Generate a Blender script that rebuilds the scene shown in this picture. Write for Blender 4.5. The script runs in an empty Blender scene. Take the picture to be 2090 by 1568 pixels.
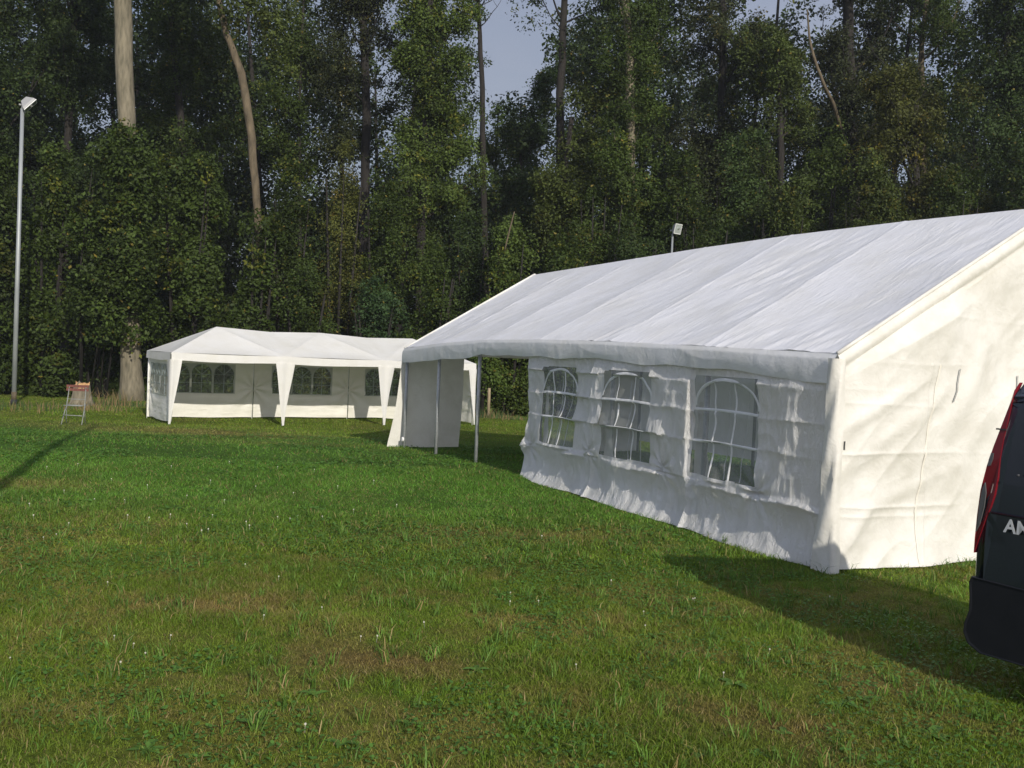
import bpy, math, random
import numpy as np
from mathutils import Vector, Matrix

# ------------------------------------------------------------------ camera, sky, sun, exposure
S = bpy.context.scene
COL = S.collection
W0, H0, F = 2090.0, 1568.0, 2029.0
PITCH, ROLL, EYE = 0.0281, 0.0435, 1.805
_f = np.array([0, math.cos(PITCH), -math.sin(PITCH)]); _up = np.array([0, math.sin(PITCH), math.cos(PITCH)])
_rt = np.array([1.0, 0, 0])
CR = math.cos(ROLL)*_rt + math.sin(ROLL)*_up
CU = -math.sin(ROLL)*_rt + math.cos(ROLL)*_up
cam_d = bpy.data.cameras.new('camera'); cam = bpy.data.objects.new('camera', cam_d); COL.objects.link(cam)
cam_d.sensor_width = 36; cam_d.lens = F/W0*36; cam_d.clip_end = 2000; cam_d.clip_start = 0.05
cam.matrix_world = Matrix(((CR[0], CU[0], -_f[0], 0), (CR[1], CU[1], -_f[1], 0), (CR[2], CU[2], -_f[2], EYE), (0, 0, 0, 1)))
S.camera = cam
SUN_AZ, SUN_EL = 22.5, 25.0           # azimuth: degrees right of straight behind the camera
wd = bpy.data.worlds.new("World"); S.world = wd; wd.use_nodes = True
nt = wd.node_tree; nt.nodes.clear()
sky = nt.nodes.new('ShaderNodeTexSky'); sky.sky_type = 'NISHITA'; sky.sun_disc = False
sky.sun_elevation = math.radians(SUN_EL); sky.sun_rotation = math.radians(180 - SUN_AZ)
sky.air_density = 1.2; sky.dust_density = 2.5
# thin grey cloud veil mixed over the clear sky
tc = nt.nodes.new('ShaderNodeTexCoord'); mp = nt.nodes.new('ShaderNodeMapping'); mp.inputs['Scale'].default_value = (1, 1, 2.6)
nz = nt.nodes.new('ShaderNodeTexNoise'); nz.inputs['Scale'].default_value = 2.2; nz.inputs['Detail'].default_value = 6
rp = nt.nodes.new('ShaderNodeValToRGB'); rp.color_ramp.elements[0].position = .32; rp.color_ramp.elements[1].position = .72
rp.color_ramp.elements[0].color = (2.2, 2.65, 3.9, 1); rp.color_ramp.elements[1].color = (3.7, 3.8, 4.6, 1)
mx = nt.nodes.new('ShaderNodeMixRGB'); mx.inputs[0].default_value = 0.78
bg = nt.nodes.new('ShaderNodeBackground'); bg.inputs[1].default_value = 0.118; wo = nt.nodes.new('ShaderNodeOutputWorld')
L = nt.links.new
L(tc.outputs['Generated'], mp.inputs[0]); L(mp.outputs[0], nz.inputs['Vector']); L(nz.outputs['Fac'], rp.inputs[0])
# the cloud veil is brighter on the sun's side of the sky
sx = nt.nodes.new('ShaderNodeVectorMath'); sx.operation = 'DOT_PRODUCT'; sx.inputs[1].default_value = (math.sin(math.radians(SUN_AZ)), -math.cos(math.radians(SUN_AZ)), .2)
mrr = nt.nodes.new('ShaderNodeMapRange'); mrr.inputs[1].default_value = -1; mrr.inputs[2].default_value = 1; mrr.inputs[3].default_value = .70; mrr.inputs[4].default_value = 1.75
vs = nt.nodes.new('ShaderNodeVectorMath'); vs.operation = 'SCALE'
L(tc.outputs['Generated'], sx.inputs[0]); L(sx.outputs['Value'], mrr.inputs[0]); L(rp.outputs[0], vs.inputs[0]); L(mrr.outputs[0], vs.inputs['Scale'])
L(sky.outputs[0], mx.inputs[1]); L(vs.outputs[0], mx.inputs[2]); L(mx.outputs[0], bg.inputs[0]); L(bg.outputs[0], wo.inputs[0])
sd = bpy.data.lights.new('sun', 'SUN'); sd.energy = 3.8; sd.angle = math.radians(.6); sd.color = (1, .93, .81)
so = bpy.data.objects.new('sun', sd); COL.objects.link(so)
SUNV = Vector((math.sin(math.radians(SUN_AZ))*math.cos(math.radians(SUN_EL)), -math.cos(math.radians(SUN_AZ))*math.cos(math.radians(SUN_EL)), math.sin(math.radians(SUN_EL))))
so.rotation_euler = SUNV.to_track_quat('Z', 'Y').to_euler(); so.location = SUNV*60
S.view_settings.view_transform = 'Standard'; S.view_settings.look = 'None'; S.view_settings.gamma = 1
S.view_settings.exposure = 0.12

# ------------------------------------------------------------------ helpers
rng = np.random.default_rng(7)
def ray(x, y): return _f*F + CR*(x - W0/2) - CU*(y - H0/2)
_gy = [-50, 12.5, 15, 17, 19, 21, 26, 40, 2000]; _gz = [0, 0, .03, .0, -.09, -.17, -.34, -.38, -.4]
def vnoise(x, y, sc, seed):
    r = np.random.default_rng(seed).random((64, 64)); x = np.asarray(x)/sc + 100.3; y = np.asarray(y)/sc + 100.7
    xi = np.floor(x).astype(int); yi = np.floor(y).astype(int); fx = x - xi; fy = y - yi
    fx = fx*fx*(3-2*fx); fy = fy*fy*(3-2*fy)
    a = r[xi % 64, yi % 64]; b = r[(xi+1) % 64, yi % 64]; c = r[xi % 64, (yi+1) % 64]; d = r[(xi+1) % 64, (yi+1) % 64]
    return (a*(1-fx)+b*fx)*(1-fy) + (c*(1-fx)+d*fx)*fy
def ground(x, y):
    b = np.interp(y, _gy, _gz)
    return b + (vnoise(x, y, 2.3, 3)-.5)*.05 + (vnoise(x, y, .6, 4)-.5)*.022
def gz(x, y): return float(ground(np.array([x]), np.array([y]))[0])
def on_ground(px, py):
    d = ray(px, py); t = .5/F; z = 0
    for _ in range(60):
        t = (z - EYE)/d[2]; p = np.array([0, 0, EYE]) + d*t; z = gz(p[0], p[1])
    return np.array([p[0], p[1], z])
def at(px, py, Y): d = ray(px, py); return np.array([0, 0, EYE]) + d*(Y/d[1])

def obj(name, mesh, mat=None, parent=None, smooth=False):
    o = bpy.data.objects.new(name, mesh); COL.objects.link(o)
    if mat: mesh.materials.append(mat)
    if parent: o.parent = parent
    if smooth: mesh.shade_smooth()
    return o
def tag(o, label, cat, group=None, kind=None):
    if label: o['label'] = label
    if cat: o['category'] = cat
    if group: o['group'] = group
    if kind: o['kind'] = kind
    return o
def empty(name, loc, rz=0):
    o = bpy.data.objects.new(name, None); COL.objects.link(o); o.location = loc; o.rotation_euler = (0, 0, rz); o.empty_display_size = .2
    return o
class MB:
    def __init__(s): s.v = []; s.f = []
    def quadgrid(s, P, close=False, mask=None):
        n, m = P.shape[:2]; b = len(s.v); s.v += [tuple(p) for p in P.reshape(-1, 3)]
        for i in range(n-1):
            for j in range(m if close else m-1):
                if mask is not None and mask[i, j]: continue
                k = (j+1) % m
                s.f.append((b+i*m+j, b+i*m+k, b+(i+1)*m+k, b+(i+1)*m+j))
        return s
    def box(s, c, d, M=None):
        b = len(s.v)
        for x in (-1, 1):
            for y in (-1, 1):
                for z in (-1, 1):
                    p = Vector((x*d[0]/2, y*d[1]/2, z*d[2]/2))
                    if M is not None: p = M @ p
                    s.v.append((p[0]+c[0], p[1]+c[1], p[2]+c[2]))
        for q in ((0,1,3,2),(4,6,7,5),(0,4,5,1),(2,3,7,6),(0,2,6,4),(1,5,7,3)): s.f.append(tuple(b+i for i in q))
        return s
    def tube(s, pts, rad, n=10, cap=True):
        pts = [Vector(p) for p in pts]; b = len(s.v)
        if not hasattr(rad, '__len__'): rad = [rad]*len(pts)
        up = None
        for i, p in enumerate(pts):
            t = (pts[min(i+1, len(pts)-1)] - pts[max(i-1, 0)]).normalized()
            if up is None: up = t.orthogonal().normalized()
            up = (up - t*up.dot(t)).normalized(); w = t.cross(up)
            for k in range(n):
                a = 2*math.pi*k/n; s.v.append(tuple(p + (up*math.cos(a) + w*math.sin(a))*rad[i]))
        for i in range(len(pts)-1):
            for k in range(n):
                s.f.append((b+i*n+k, b+i*n+(k+1) % n, b+(i+1)*n+(k+1) % n, b+(i+1)*n+k))
        if cap:
            s.f.append(tuple(b+k for k in range(n))[::-1]); s.f.append(tuple(b+(len(pts)-1)*n+k for k in range(n)))
        return s
    def build(s, name, mat, parent=None, smooth=False, bevel=0):
        me = bpy.data.meshes.new(name); me.from_pydata(s.v, [], s.f); me.update()
        o = obj(name, me, mat, parent, smooth)
        if bevel:
            md = o.modifiers.new('bevel', 'BEVEL'); md.width = bevel; md.segments = 3; md.limit_method = 'ANGLE'; md.angle_limit = .6
        return o
def fast_mesh(name, V, nv, cols=None, attr='tint'):
    """V (k*nv,3): k polygons of nv verts each"""
    me = bpy.data.meshes.new(name); n = len(V); k = n//nv
    me.vertices.add(n); me.vertices.foreach_set('co', np.ascontiguousarray(V, dtype=np.float32).ravel())
    me.loops.add(n); me.loops.foreach_set('vertex_index', np.arange(n, dtype=np.int32))
    me.polygons.add(k); me.polygons.foreach_set('loop_start', np.arange(0, n, nv, dtype=np.int32))
    me.polygons.foreach_set('loop_total', np.full(k, nv, dtype=np.int32))
    if cols is not None:
        a = me.attributes.new(attr, 'FLOAT_COLOR', 'POINT')
        c = np.ones((n, 4), dtype=np.float32); c[:, :3] = np.repeat(cols, nv, axis=0) if len(cols) == k else cols
        a.data.foreach_set('color', c.ravel())
    me.update(calc_edges=True); me.validate()
    return me

# ------------------------------------------------------------------ materials
def mat(name, col=(.5, .5, .5), rough=.6, metal=0, spec=.5):
    m = bpy.data.materials.new(name); m.use_nodes = True; b = m.node_tree.nodes['Principled BSDF']
    b.inputs['Base Color'].default_value = (*col, 1); b.inputs['Roughness'].default_value = rough
    b.inputs['Metallic'].default_value = metal; b.inputs['Specular IOR Level'].default_value = spec
    return m
def N(m, t, **kw):
    n = m.node_tree.nodes.new(t)
    for k, v in kw.items():
        if k in n.inputs: n.inputs[k].default_value = v
        else: setattr(n, k, v)
    return n
def noisy(m, c1, c2, scale=5, stretch=(1, 1, 1), detail=6, lo=.35, hi=.65, bump=0, bscale=None, coord='Object'):
    t = m.node_tree; b = t.nodes['Principled BSDF']
    tcn = N(m, 'ShaderNodeTexCoord'); mpn = N(m, 'ShaderNodeMapping'); mpn.inputs['Scale'].default_value = stretch
    n = N(m, 'ShaderNodeTexNoise', Scale=scale, Detail=detail); r = N(m, 'ShaderNodeValToRGB')
    r.color_ramp.elements[0].position = lo; r.color_ramp.elements[1].position = hi
    r.color_ramp.elements[0].color = (*c1, 1); r.color_ramp.elements[1].color = (*c2, 1)
    t.links.new(tcn.outputs[coord], mpn.inputs[0]); t.links.new(mpn.outputs[0], n.inputs['Vector'])
    t.links.new(n.outputs['Fac'], r.inputs[0]); t.links.new(r.outputs[0], b.inputs['Base Color'])
    if bump:
        n2 = N(m, 'ShaderNodeTexNoise', Scale=bscale or scale*3, Detail=8); bp = N(m, 'ShaderNodeBump', Strength=bump, Distance=.02)
        t.links.new(mpn.outputs[0], n2.inputs['Vector']); t.links.new(n2.outputs['Fac'], bp.inputs['Height']); t.links.new(bp.outputs[0], b.inputs['Normal'])
    return m
def tarp(name, col, trans=.25, stretch=(1, 1, 1), bscale=6, bump=.5, fine=.25, stain=.04):
    """woven polyethylene sheet: crinkle bump in two scales, light passing through"""
    m = bpy.data.materials.new(name); m.use_nodes = True; t = m.node_tree; b = t.nodes['Principled BSDF']
    b.inputs['Roughness'].default_value = .42; b.inputs['Specular IOR Level'].default_value = .35
    tcn = N(m, 'ShaderNodeTexCoord'); mpn = N(m, 'ShaderNodeMapping'); mpn.inputs['Scale'].default_value = stretch
    t.links.new(tcn.outputs['Object'], mpn.inputs[0])
    n1 = N(m, 'ShaderNodeTexNoise', Scale=bscale, Detail=4, Roughness=.6, Distortion=.6)
    vo = N(m, 'ShaderNodeTexNoise', Scale=bscale*5, Detail=5, Roughness=.65, Distortion=1.2)
    t.links.new(mpn.outputs[0], n1.inputs['Vector']); t.links.new(mpn.outputs[0], vo.inputs['Vector'])
    rid = N(m, 'ShaderNodeMath', operation='SUBTRACT'); rid.inputs[1].default_value = .5
    ab = N(m, 'ShaderNodeMath', operation='ABSOLUTE'); t.links.new(n1.outputs['Fac'], rid.inputs[0]); t.links.new(rid.outputs[0], ab.inputs[0])
    b1 = N(m, 'ShaderNodeBump', Strength=bump, Distance=.04); b2 = N(m, 'ShaderNodeBump', Strength=fine, Distance=.012)
    t.links.new(ab.outputs[0], b1.inputs['Height']); t.links.new(vo.outputs['Fac'], b2.inputs['Height'])
    t.links.new(b1.outputs[0], b2.inputs['Normal']); t.links.new(b2.outputs[0], b.inputs['Normal'])
    st = N(m, 'ShaderNodeTexNoise', Scale=1.7, Detail=7, Roughness=.7); r = N(m, 'ShaderNodeValToRGB')
    t.links.new(tcn.outputs['Object'], st.inputs['Vector']); t.links.new(st.outputs['Fac'], r.inputs[0])
    r.color_ramp.elements[0].position = .33; r.color_ramp.elements[1].position = .6
    d = 1-stain*2; r.color_ramp.elements[0].color = (col[0]*d, col[1]*d*.99, col[2]*d*.95, 1); r.color_ramp.elements[1].color = (*col, 1)
    t.links.new(r.outputs[0], b.inputs['Base Color'])
    tr = N(m, 'ShaderNodeBsdfTranslucent'); tr.inputs[0].default_value = (col[0], col[1]*.97, col[2]*.92, 1); t.links.new(b2.outputs[0], tr.inputs['Normal'])
    ms = N(m, 'ShaderNodeMixShader'); ms.inputs[0].default_value = trans; out = t.nodes['Material Output']
    t.links.new(b.outputs[0], ms.inputs[1]); t.links.new(tr.outputs[0], ms.inputs[2]); t.links.new(ms.outputs[0], out.inputs[0])
    return m
def leafmat(name, trans=.3, rough=.5, spec=.3):
    m = bpy.data.materials.new(name); m.use_nodes = True; t = m.node_tree; b = t.nodes['Principled BSDF']
    a = N(m, 'ShaderNodeAttribute'); a.attribute_name = 'tint'
    b.inputs['Roughness'].default_value = rough; b.inputs['Specular IOR Level'].default_value = spec
    t.links.new(a.outputs['Color'], b.inputs['Base Color'])
    tr = N(m, 'ShaderNodeBsdfTranslucent'); hs = N(m, 'ShaderNodeHueSaturation', Hue=.49, Saturation=1.1, Value=1.2)
    t.links.new(a.outputs['Color'], hs.inputs['Color']); t.links.new(hs.outputs[0], tr.inputs[0])
    ms = N(m, 'ShaderNodeMixShader'); ms.inputs[0].default_value = trans
    t.links.new(b.outputs[0], ms.inputs[1]); t.links.new(tr.outputs[0], ms.inputs[2]); t.links.new(ms.outputs[0], t.nodes['Material Output'].inputs[0])
    return m
def film(name, haze=.3, col=(.35, .36, .36)):
    m = bpy.data.materials.new(name); m.use_nodes = True; t = m.node_tree; b = t.nodes['Principled BSDF']
    b.inputs['Base Color'].default_value = (*col, 1); b.inputs['Roughness'].default_value = .25
    tp = N(m, 'ShaderNodeBsdfTransparent'); tp.inputs[0].default_value = (.8, .82, .82, 1)
    n = N(m, 'ShaderNodeTexNoise', Scale=3, Detail=3); mr = N(m, 'ShaderNodeMapRange'); mr.inputs[3].default_value = haze*.8; mr.inputs[4].default_value = haze*1.25
    t.links.new(n.outputs['Fac'], mr.inputs[0]); ms = N(m, 'ShaderNodeMixShader'); t.links.new(mr.outputs[0], ms.inputs[0])
    t.links.new(tp.outputs[0], ms.inputs[1]); t.links.new(b.outputs[0], ms.inputs[2]); t.links.new(ms.outputs[0], t.nodes['Material Output'].inputs[0])
    return m
M = {}
M['roof'] = tarp('tarp_roof', (.88, .88, .905), .17, (.30, 1.5, .3), 6, .5, .35, .04)
M['valance'] = tarp('tarp_valance', (.86, .86, .86), .22, (1, 1, 1), 4, .3, .25, .04)
M['wall'] = tarp('tarp_wall', (.88, .88, .88), .34, (2.4, 2.4, .8), 6, .85, .75, .06)
M['gable'] = tarp('tarp_gable', (.80, .785, .735), .16, (1, 1, 1), 2.6, .45, .35, .09)
M['gazebo'] = tarp('gazebo_cloth', (.74, .735, .715), .22, (1, 1, 1), 4, .3, .2, .03)
M['gazebo_wall'] = tarp('gazebo_wall_cloth', (.78, .77, .72), .12, (.6, .6, 2), 3, .5, .2, .04)
M['film'] = film('clear_film', .34, (.46, .47, .46))
M['film_far'] = film('gazebo_film', .26, (.36, .40, .39))
M['muntin'] = tarp('muntin_tape', (.78, .79, .80), .2, (1, 1, 1), 9, .3, .1, .02)
M['muntin_far'] = mat('gazebo_muntin', (.42, .47, .47), .5)
M['galv'] = noisy(mat('galvanised', rough=.5, metal=.3), (.30, .32, .34), (.44, .46, .48), 30, lo=.3, hi=.7)
M['zinc'] = noisy(mat('zinc_pole', rough=.5, metal=.25), (.24, .26, .27), (.36, .38, .39), 6, (1, 1, .2), lo=.3, hi=.7)
M['whitesteel'] = mat('white_steel', (.75, .75, .74), .4)
M['lampcase'] = mat('lamp_case', (.30, .30, .31), .45, .1)
M['lampglass'] = mat('lamp_glass', (.30, .33, .32), .12, .0, .8)
M['glint'] = mat('glint_metal', (.8, .8, .75), .25, .9)
M['gapdark'] = mat('gap_dark', (.05, .05, .05), .6)
M['rubber'] = mat('rubber', (.02, .02, .022), .8)
M['paint'] = mat('van_paint', (.010, .013, .020), .22, 0, .5); M['paint'].node_tree.nodes['Principled BSDF'].inputs['Coat Weight'].default_value = .35
noisy(M['paint'], (.009, .013, .022), (.013, .018, .028), 3, lo=.3, hi=.7)
M['bumper'] = noisy(mat('van_bumper', rough=.6, spec=.25), (.007, .008, .011), (.010, .011, .014), 8)
M['redlens'] = mat('red_lens', (.15, .008, .014), .2, 0, .4); M['clearlens'] = mat('clear_lens', (.10, .10, .105), .25, .2, .5)
M['smokelens'] = mat('smoked_lens', (.05, .04, .045), .1)
M['vanglass'] = mat('van_glass', (.006, .008, .010), .05)
M['lettering'] = mat('lettering', (.62, .62, .62), .5)
M['bark'] = noisy(mat('bark_pale', rough=.9), (.095, .085, .058), (.205, .178, .125), 5, (2.2, 2.2, .5), 10, .3, .68, .9, 9)
M['bark2'] = noisy(mat('bark_brown', rough=.9), (.06, .048, .03), (.145, .113, .072), 5, (1.5, 1.5, .4), 9, .3, .7, .9, 9)
M['bark_dark'] = noisy(mat('bark_dark', rough=.95), (.009, .008, .007), (.024, .020, .017), 4, (1.5, 1.5, .4), 8, .3, .7, .7, 9)
M['leaf'] = leafmat('leaf', .28, .6, .2); M['grassblade'] = leafmat('grass_blade', .3, .55, .25)
M['wood'] = noisy(mat('chair_wood', rough=.6), (.09, .025, .018), (.16, .05, .035), 12, (4, 1, 1))
M['cutwood'] = noisy(mat('cut_wood', rough=.8), (.34, .18, .07), (.50, .31, .15), 14, (1, 1, 3))
M['postwood'] = noisy(mat('post_wood', rough=.9), (.19, .15, .09), (.32, .25, .16), 9, (2, 2, .4), bump=.5)
M['straw'] = leafmat('dry_stalk', .2, .7, .2)

# ------------------------------------------------------------------ ground
def sm(a, b, x): t = np.clip((x-a)/(b-a), 0, 1); return t*t*(3-2*t)
_patches = [(x, y, r1, r2, w) for (x, y, r1, r2, w) in [
    (*on_ground(1030, 1092)[:2], 1.0, .35, .9), (*on_ground(870, 1100)[:2], .5, .22, .6), (*on_ground(430, 1242)[:2], .62, .22, .8), (*on_ground(560, 1225)[:2], .45, .2, .6),
    (*on_ground(150, 1450)[:2], .45, .25, .7), (*on_ground(300, 1560)[:2], .4, .2, .4), (*on_ground(1180, 1290)[:2], .6, .3, .45), (*on_ground(760, 1345)[:2], .5, .22, .5),
    (*on_ground(1560, 1485)[:2], .5, .3, .6), (*on_ground(1790, 1400)[:2], .35, .25, .45), (*on_ground(50, 990)[:2], .8, .4, .5), (*on_ground(1240, 1085)[:2], .5, .25, .5),
    (*on_ground(420, 882)[:2], 3.6, 1.3, .75), (*on_ground(560, 905)[:2], 2.2, .8, .35), (*on_ground(130, 865)[:2], 2.2, 1.2, .35), (*on_ground(260, 1300)[:2], .5, .2, .4)]]
def dryness(x, y):
    n = vnoise(x, y, .42, 11)*.36 + vnoise(x, y, .15, 12)*.30 + vnoise(x, y, .06, 14)*.22 + vnoise(x, y, 1.7, 13)*.27
    w = .42 - .34*sm(8.0, 11.5, y) + .12*sm(22, 27, y)
    d = sm(.47, .80, n)*w
    br = 0
    for (a, b, r1, r2, k) in _patches:
        br = np.maximum(br, .65*k*np.exp(-(((x-a)/r1)**2 + ((y-b)/r2)**2)))
    return np.clip(d + br*(.45+.9*n), 0, 1)
def grass_colour(x, y):
    """(k,3) pigment of the sward at x,y"""
    d = dryness(x, y)[:, None]; lush = (sm(8.5, 12, y)*(1-sm(20, 26, y)))[:, None]; v = (vnoise(x, y, .9, 21)*.6 + vnoise(x, y, .3, 22)*.4)[:, None]
    g = np.array([.122, .184, .020])*(1-lush) + np.array([.084, .176, .024])*lush
    g = g*(.72+.56*v)
    return g*(1-d) + np.array([.26, .175, .065])*d*(.8+.4*v)
def axis(parts):
    out = []
    for a, b, n in parts: out += list(np.linspace(a, b, n, endpoint=False))
    return np.array(out + [parts[-1][1]])
gx = axis([(-700, -60, 10), (-60, -22, 20), (-22, 16, 320), (16, 60, 22), (60, 700, 10)])
gyy = axis([(-400, -20, 10), (-20, 2, 22), (2, 14, 110), (14, 46, 130), (46, 90, 15), (90, 900, 12)])
X, Y = np.meshgrid(gx, gyy, indexing='ij'); Z = ground(X.ravel(), Y.ravel()).reshape(X.shape)
me = bpy.data.meshes.new('lawn'); n, m_ = X.shape
V = np.stack([X, Y, Z], -1).reshape(-1, 3); I = np.arange(n*m_).reshape(n, m_)
Q = np.stack([I[:-1, :-1], I[1:, :-1], I[1:, 1:], I[:-1, 1:]], -1).reshape(-1, 4)
me.vertices.add(len(V)); me.vertices.foreach_set('co', V.astype(np.float32).ravel()); me.loops.add(Q.size); me.loops.foreach_set('vertex_index', Q.astype(np.int32).ravel())
me.polygons.add(len(Q)); me.polygons.foreach_set('loop_start', np.arange(0, Q.size, 4, dtype=np.int32)); me.polygons.foreach_set('loop_total', np.full(len(Q), 4, dtype=np.int32))
at_ = me.attributes.new('tint', 'FLOAT_COLOR', 'POINT'); c = np.ones((len(V), 4), np.float32); c[:, :3] = grass_colour(V[:, 0], V[:, 1]); at_.data.foreach_set('color', c.ravel())
me.update(calc_edges=True)
mg = mat('lawn_soil', rough=.95, spec=.1); t = mg.node_tree; b = t.nodes['Principled BSDF']
a = N(mg, 'ShaderNodeAttribute'); a.attribute_name = 'tint'; tcn = N(mg, 'ShaderNodeTexCoord')
n1 = N(mg, 'ShaderNodeTexNoise', Scale=14, Detail=8, Roughness=.7); n2 = N(mg, 'ShaderNodeTexNoise', Scale=60, Detail=4)
t.links.new(tcn.outputs['Object'], n1.inputs['Vector']); t.links.new(tcn.outputs['Object'], n2.inputs['Vector'])
mr = N(mg, 'ShaderNodeMapRange'); mr.inputs[1].default_value = .3; mr.inputs[2].default_value = .7; mr.inputs[3].default_value = .32; mr.inputs[4].default_value = .95
t.links.new(n1.outputs['Fac'], mr.inputs[0]); mm = N(mg, 'ShaderNodeMixRGB', blend_type='MULTIPLY'); mm.inputs[0].default_value = 1
t.links.new(a.outputs['Color'], mm.inputs[1]); t.links.new(mr.outputs[0], mm.inputs[2]); t.links.new(mm.outputs[0], b.inputs['Base Color'])
bp = N(mg, 'ShaderNodeBump', Strength=.9, Distance=.05); t.links.new(n1.outputs['Fac'], bp.inputs['Height']); t.links.new(bp.outputs[0], b.inputs['Normal'])
lawn = tag(obj('ground', me, mg, smooth=True), 'flat mown meadow under the tents', 'ground', kind='structure')

def blades(n, y0, y1, mx, hmin, hmax, wid, seed, clump=True, tri=False):
    r = np.random.default_rng(seed)
    y = y0 + (y1-y0)*np.sqrt(r.random(n)) if y0 < 3 else np.sqrt(y0**2 + (y1**2-y0**2)*r.random(n))
    x = (r.random(n)*2-1)*(y*.53+mx)
    k = r.random(n) < (.35 + .9*vnoise(x, y, .13, 31)); x, y = x[k], y[k]
    z = ground(x, y); n = len(x)
    d = dryness(x, y); tall = vnoise(x, y, .35, 32)*vnoise(x, y, 1.3, 33)
    h = (hmin + (hmax-hmin)*r.random(n)**1.7)*(.55 + 1.5*tall)*(1-.35*d)
    ang = r.random(n)*2*np.pi; lean = (r.random(n)**.8)*1.5*h; la = r.random(n)*2*np.pi
    w = wid*(.6+.8*r.random(n))
    ax = np.stack([np.cos(ang), np.sin(ang), np.zeros(n)], 1)*w[:, None]/2
    base = np.stack([x, y, z-.004], 1); ln = np.stack([np.cos(la), np.sin(la), np.zeros(n)], 1)*lean[:, None]
    mid = base + ln*.3 + np.array([0, 0, 1])*h[:, None]*.6; tip = base + ln + np.array([0, 0, 1])*(h*.95)[:, None]
    col = grass_colour(x, y)*(.65+.75*r.random(n))[:, None]
    yel = r.random(n) < .07+.30*d; col[yel] = np.array([.26, .205, .085])*(.6+.6*r.random(yel.sum()))[:, None]
    brt = r.random(n) < .12; col[brt] *= np.array([1.25, 1.45, 1.1])
    if tri: return np.stack([base-ax, base+ax, tip], 1).reshape(-1, 3), col, 3
    return np.stack([base-ax, base+ax, mid+ax*.8, mid-ax*.8, mid-ax*.8, mid+ax*.8, tip+ax*.1, tip-ax*.1], 1).reshape(-1, 3), np.repeat(col, 2, 0), 4
for (args, kw) in [((620000, 3.6, 8.5, 1.3, .012, .050, .0038, 1), {}), ((340000, 8.5, 15, 1.3, .015, .06, .008, 2), {}), ((260000, 15, 36, 2.5, .02, .065, .016, 3), dict(tri=True))]:
    Vb, cb, nb = blades(*args, **kw)
    g = tag(obj('grass', fast_mesh('grass', Vb, nb, cb), M['grassblade']), 'short mown grass blades of the meadow', 'grass', kind='stuff')
def tufts(n, y0, y1, seed):
    r = np.random.default_rng(seed); k = 12; y = np.sqrt(y0**2 + (y1**2-y0**2)*r.random(n)); x = (r.random(n)*2-1)*(y*.53+1.0); x = np.repeat(x, k) + r.normal(0, .022, n*k); y = np.repeat(y, k) + r.normal(0, .022, n*k)
    N_ = n*k; z = ground(x, y); h = (.05+.07*r.random(N_))*np.repeat(.5+.7*r.random(n), k); a = r.random(N_)*6.28; ln = np.stack([np.cos(a), np.sin(a), 0*a], 1)*(h*(.2+1.1*r.random(N_)))[:, None]
    b_ = r.random(N_)*6.28; w_ = np.stack([np.cos(b_), np.sin(b_), 0*b_], 1)*.0032; base = np.stack([x, y, z], 1); up = np.array([0, 0, 1])*h[:, None]
    m1 = base+ln*.35+up*.7+w_*.8; m2 = base+ln*.35+up*.7-w_*.8; tp = base+ln+up*.92
    V = np.stack([base-w_, base+w_, m1, m2, m2, m1, tp+w_*.1, tp-w_*.1], 1).reshape(-1, 3)
    c = np.repeat(np.array([.10, .185, .030])*(.7+.6*r.random(n))[:, None], k, 0)*(.7+.6*r.random(N_))[:, None]; q = r.random(N_) < .06; c[q] = np.array([.33, .26, .11])
    return V, np.repeat(c, 2, 0)
Vt_, Ct_ = tufts(1500, 3.8, 11, 17)
tag(obj('grass', fast_mesh('grass', Vt_, 4, Ct_), M['grassblade']), 'longer grass tufts missed by the mower', 'grass', kind='stuff')
# wider clover / weed leaves mixed in the sward
def clover(n, y0, y1, sz, seed):
    r = np.random.default_rng(seed); y = np.sqrt(y0**2 + (y1**2-y0**2)*r.random(n)); x = (r.random(n)*2-1)*(y*.53+1.2)
    k = vnoise(x, y, .5, 41)*vnoise(x, y, 1.6, 42) > .26; x, y = x[k], y[k]; n = len(x); z = ground(x, y)+.008+.035*r.random(n)
    c = np.stack([x, y, z], 1); a = r.random(n)*6.28; s = sz*(.6+.8*r.random(n))
    u = np.stack([np.cos(a), np.sin(a), (r.random(n)-.5)*.9], 1)*s[:, None]; v = np.stack([-np.sin(a), np.cos(a), (r.random(n)-.5)*.9], 1)*s[:, None]*.75
    V = np.stack([c-u, c-u*.3-v, c+u*.6-v*.8, c+u, c+u*.6+v*.8, c-u*.3+v], 1).reshape(-1, 3)
    return V, np.array([.075, .165, .028])*(.7+.6*r.random(n))[:, None]
Vc1, cc1 = clover(60000, 3.6, 10, .010, 5); Vc2, cc2 = clover(60000, 10, 22, .018, 6)
tag(obj('clover', fast_mesh('clover', np.vstack([Vc1, Vc2]), 6, np.vstack([cc1, cc2])), M['grassblade']), 'low clover leaves mixed into the grass', 'clover', kind='stuff')

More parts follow.
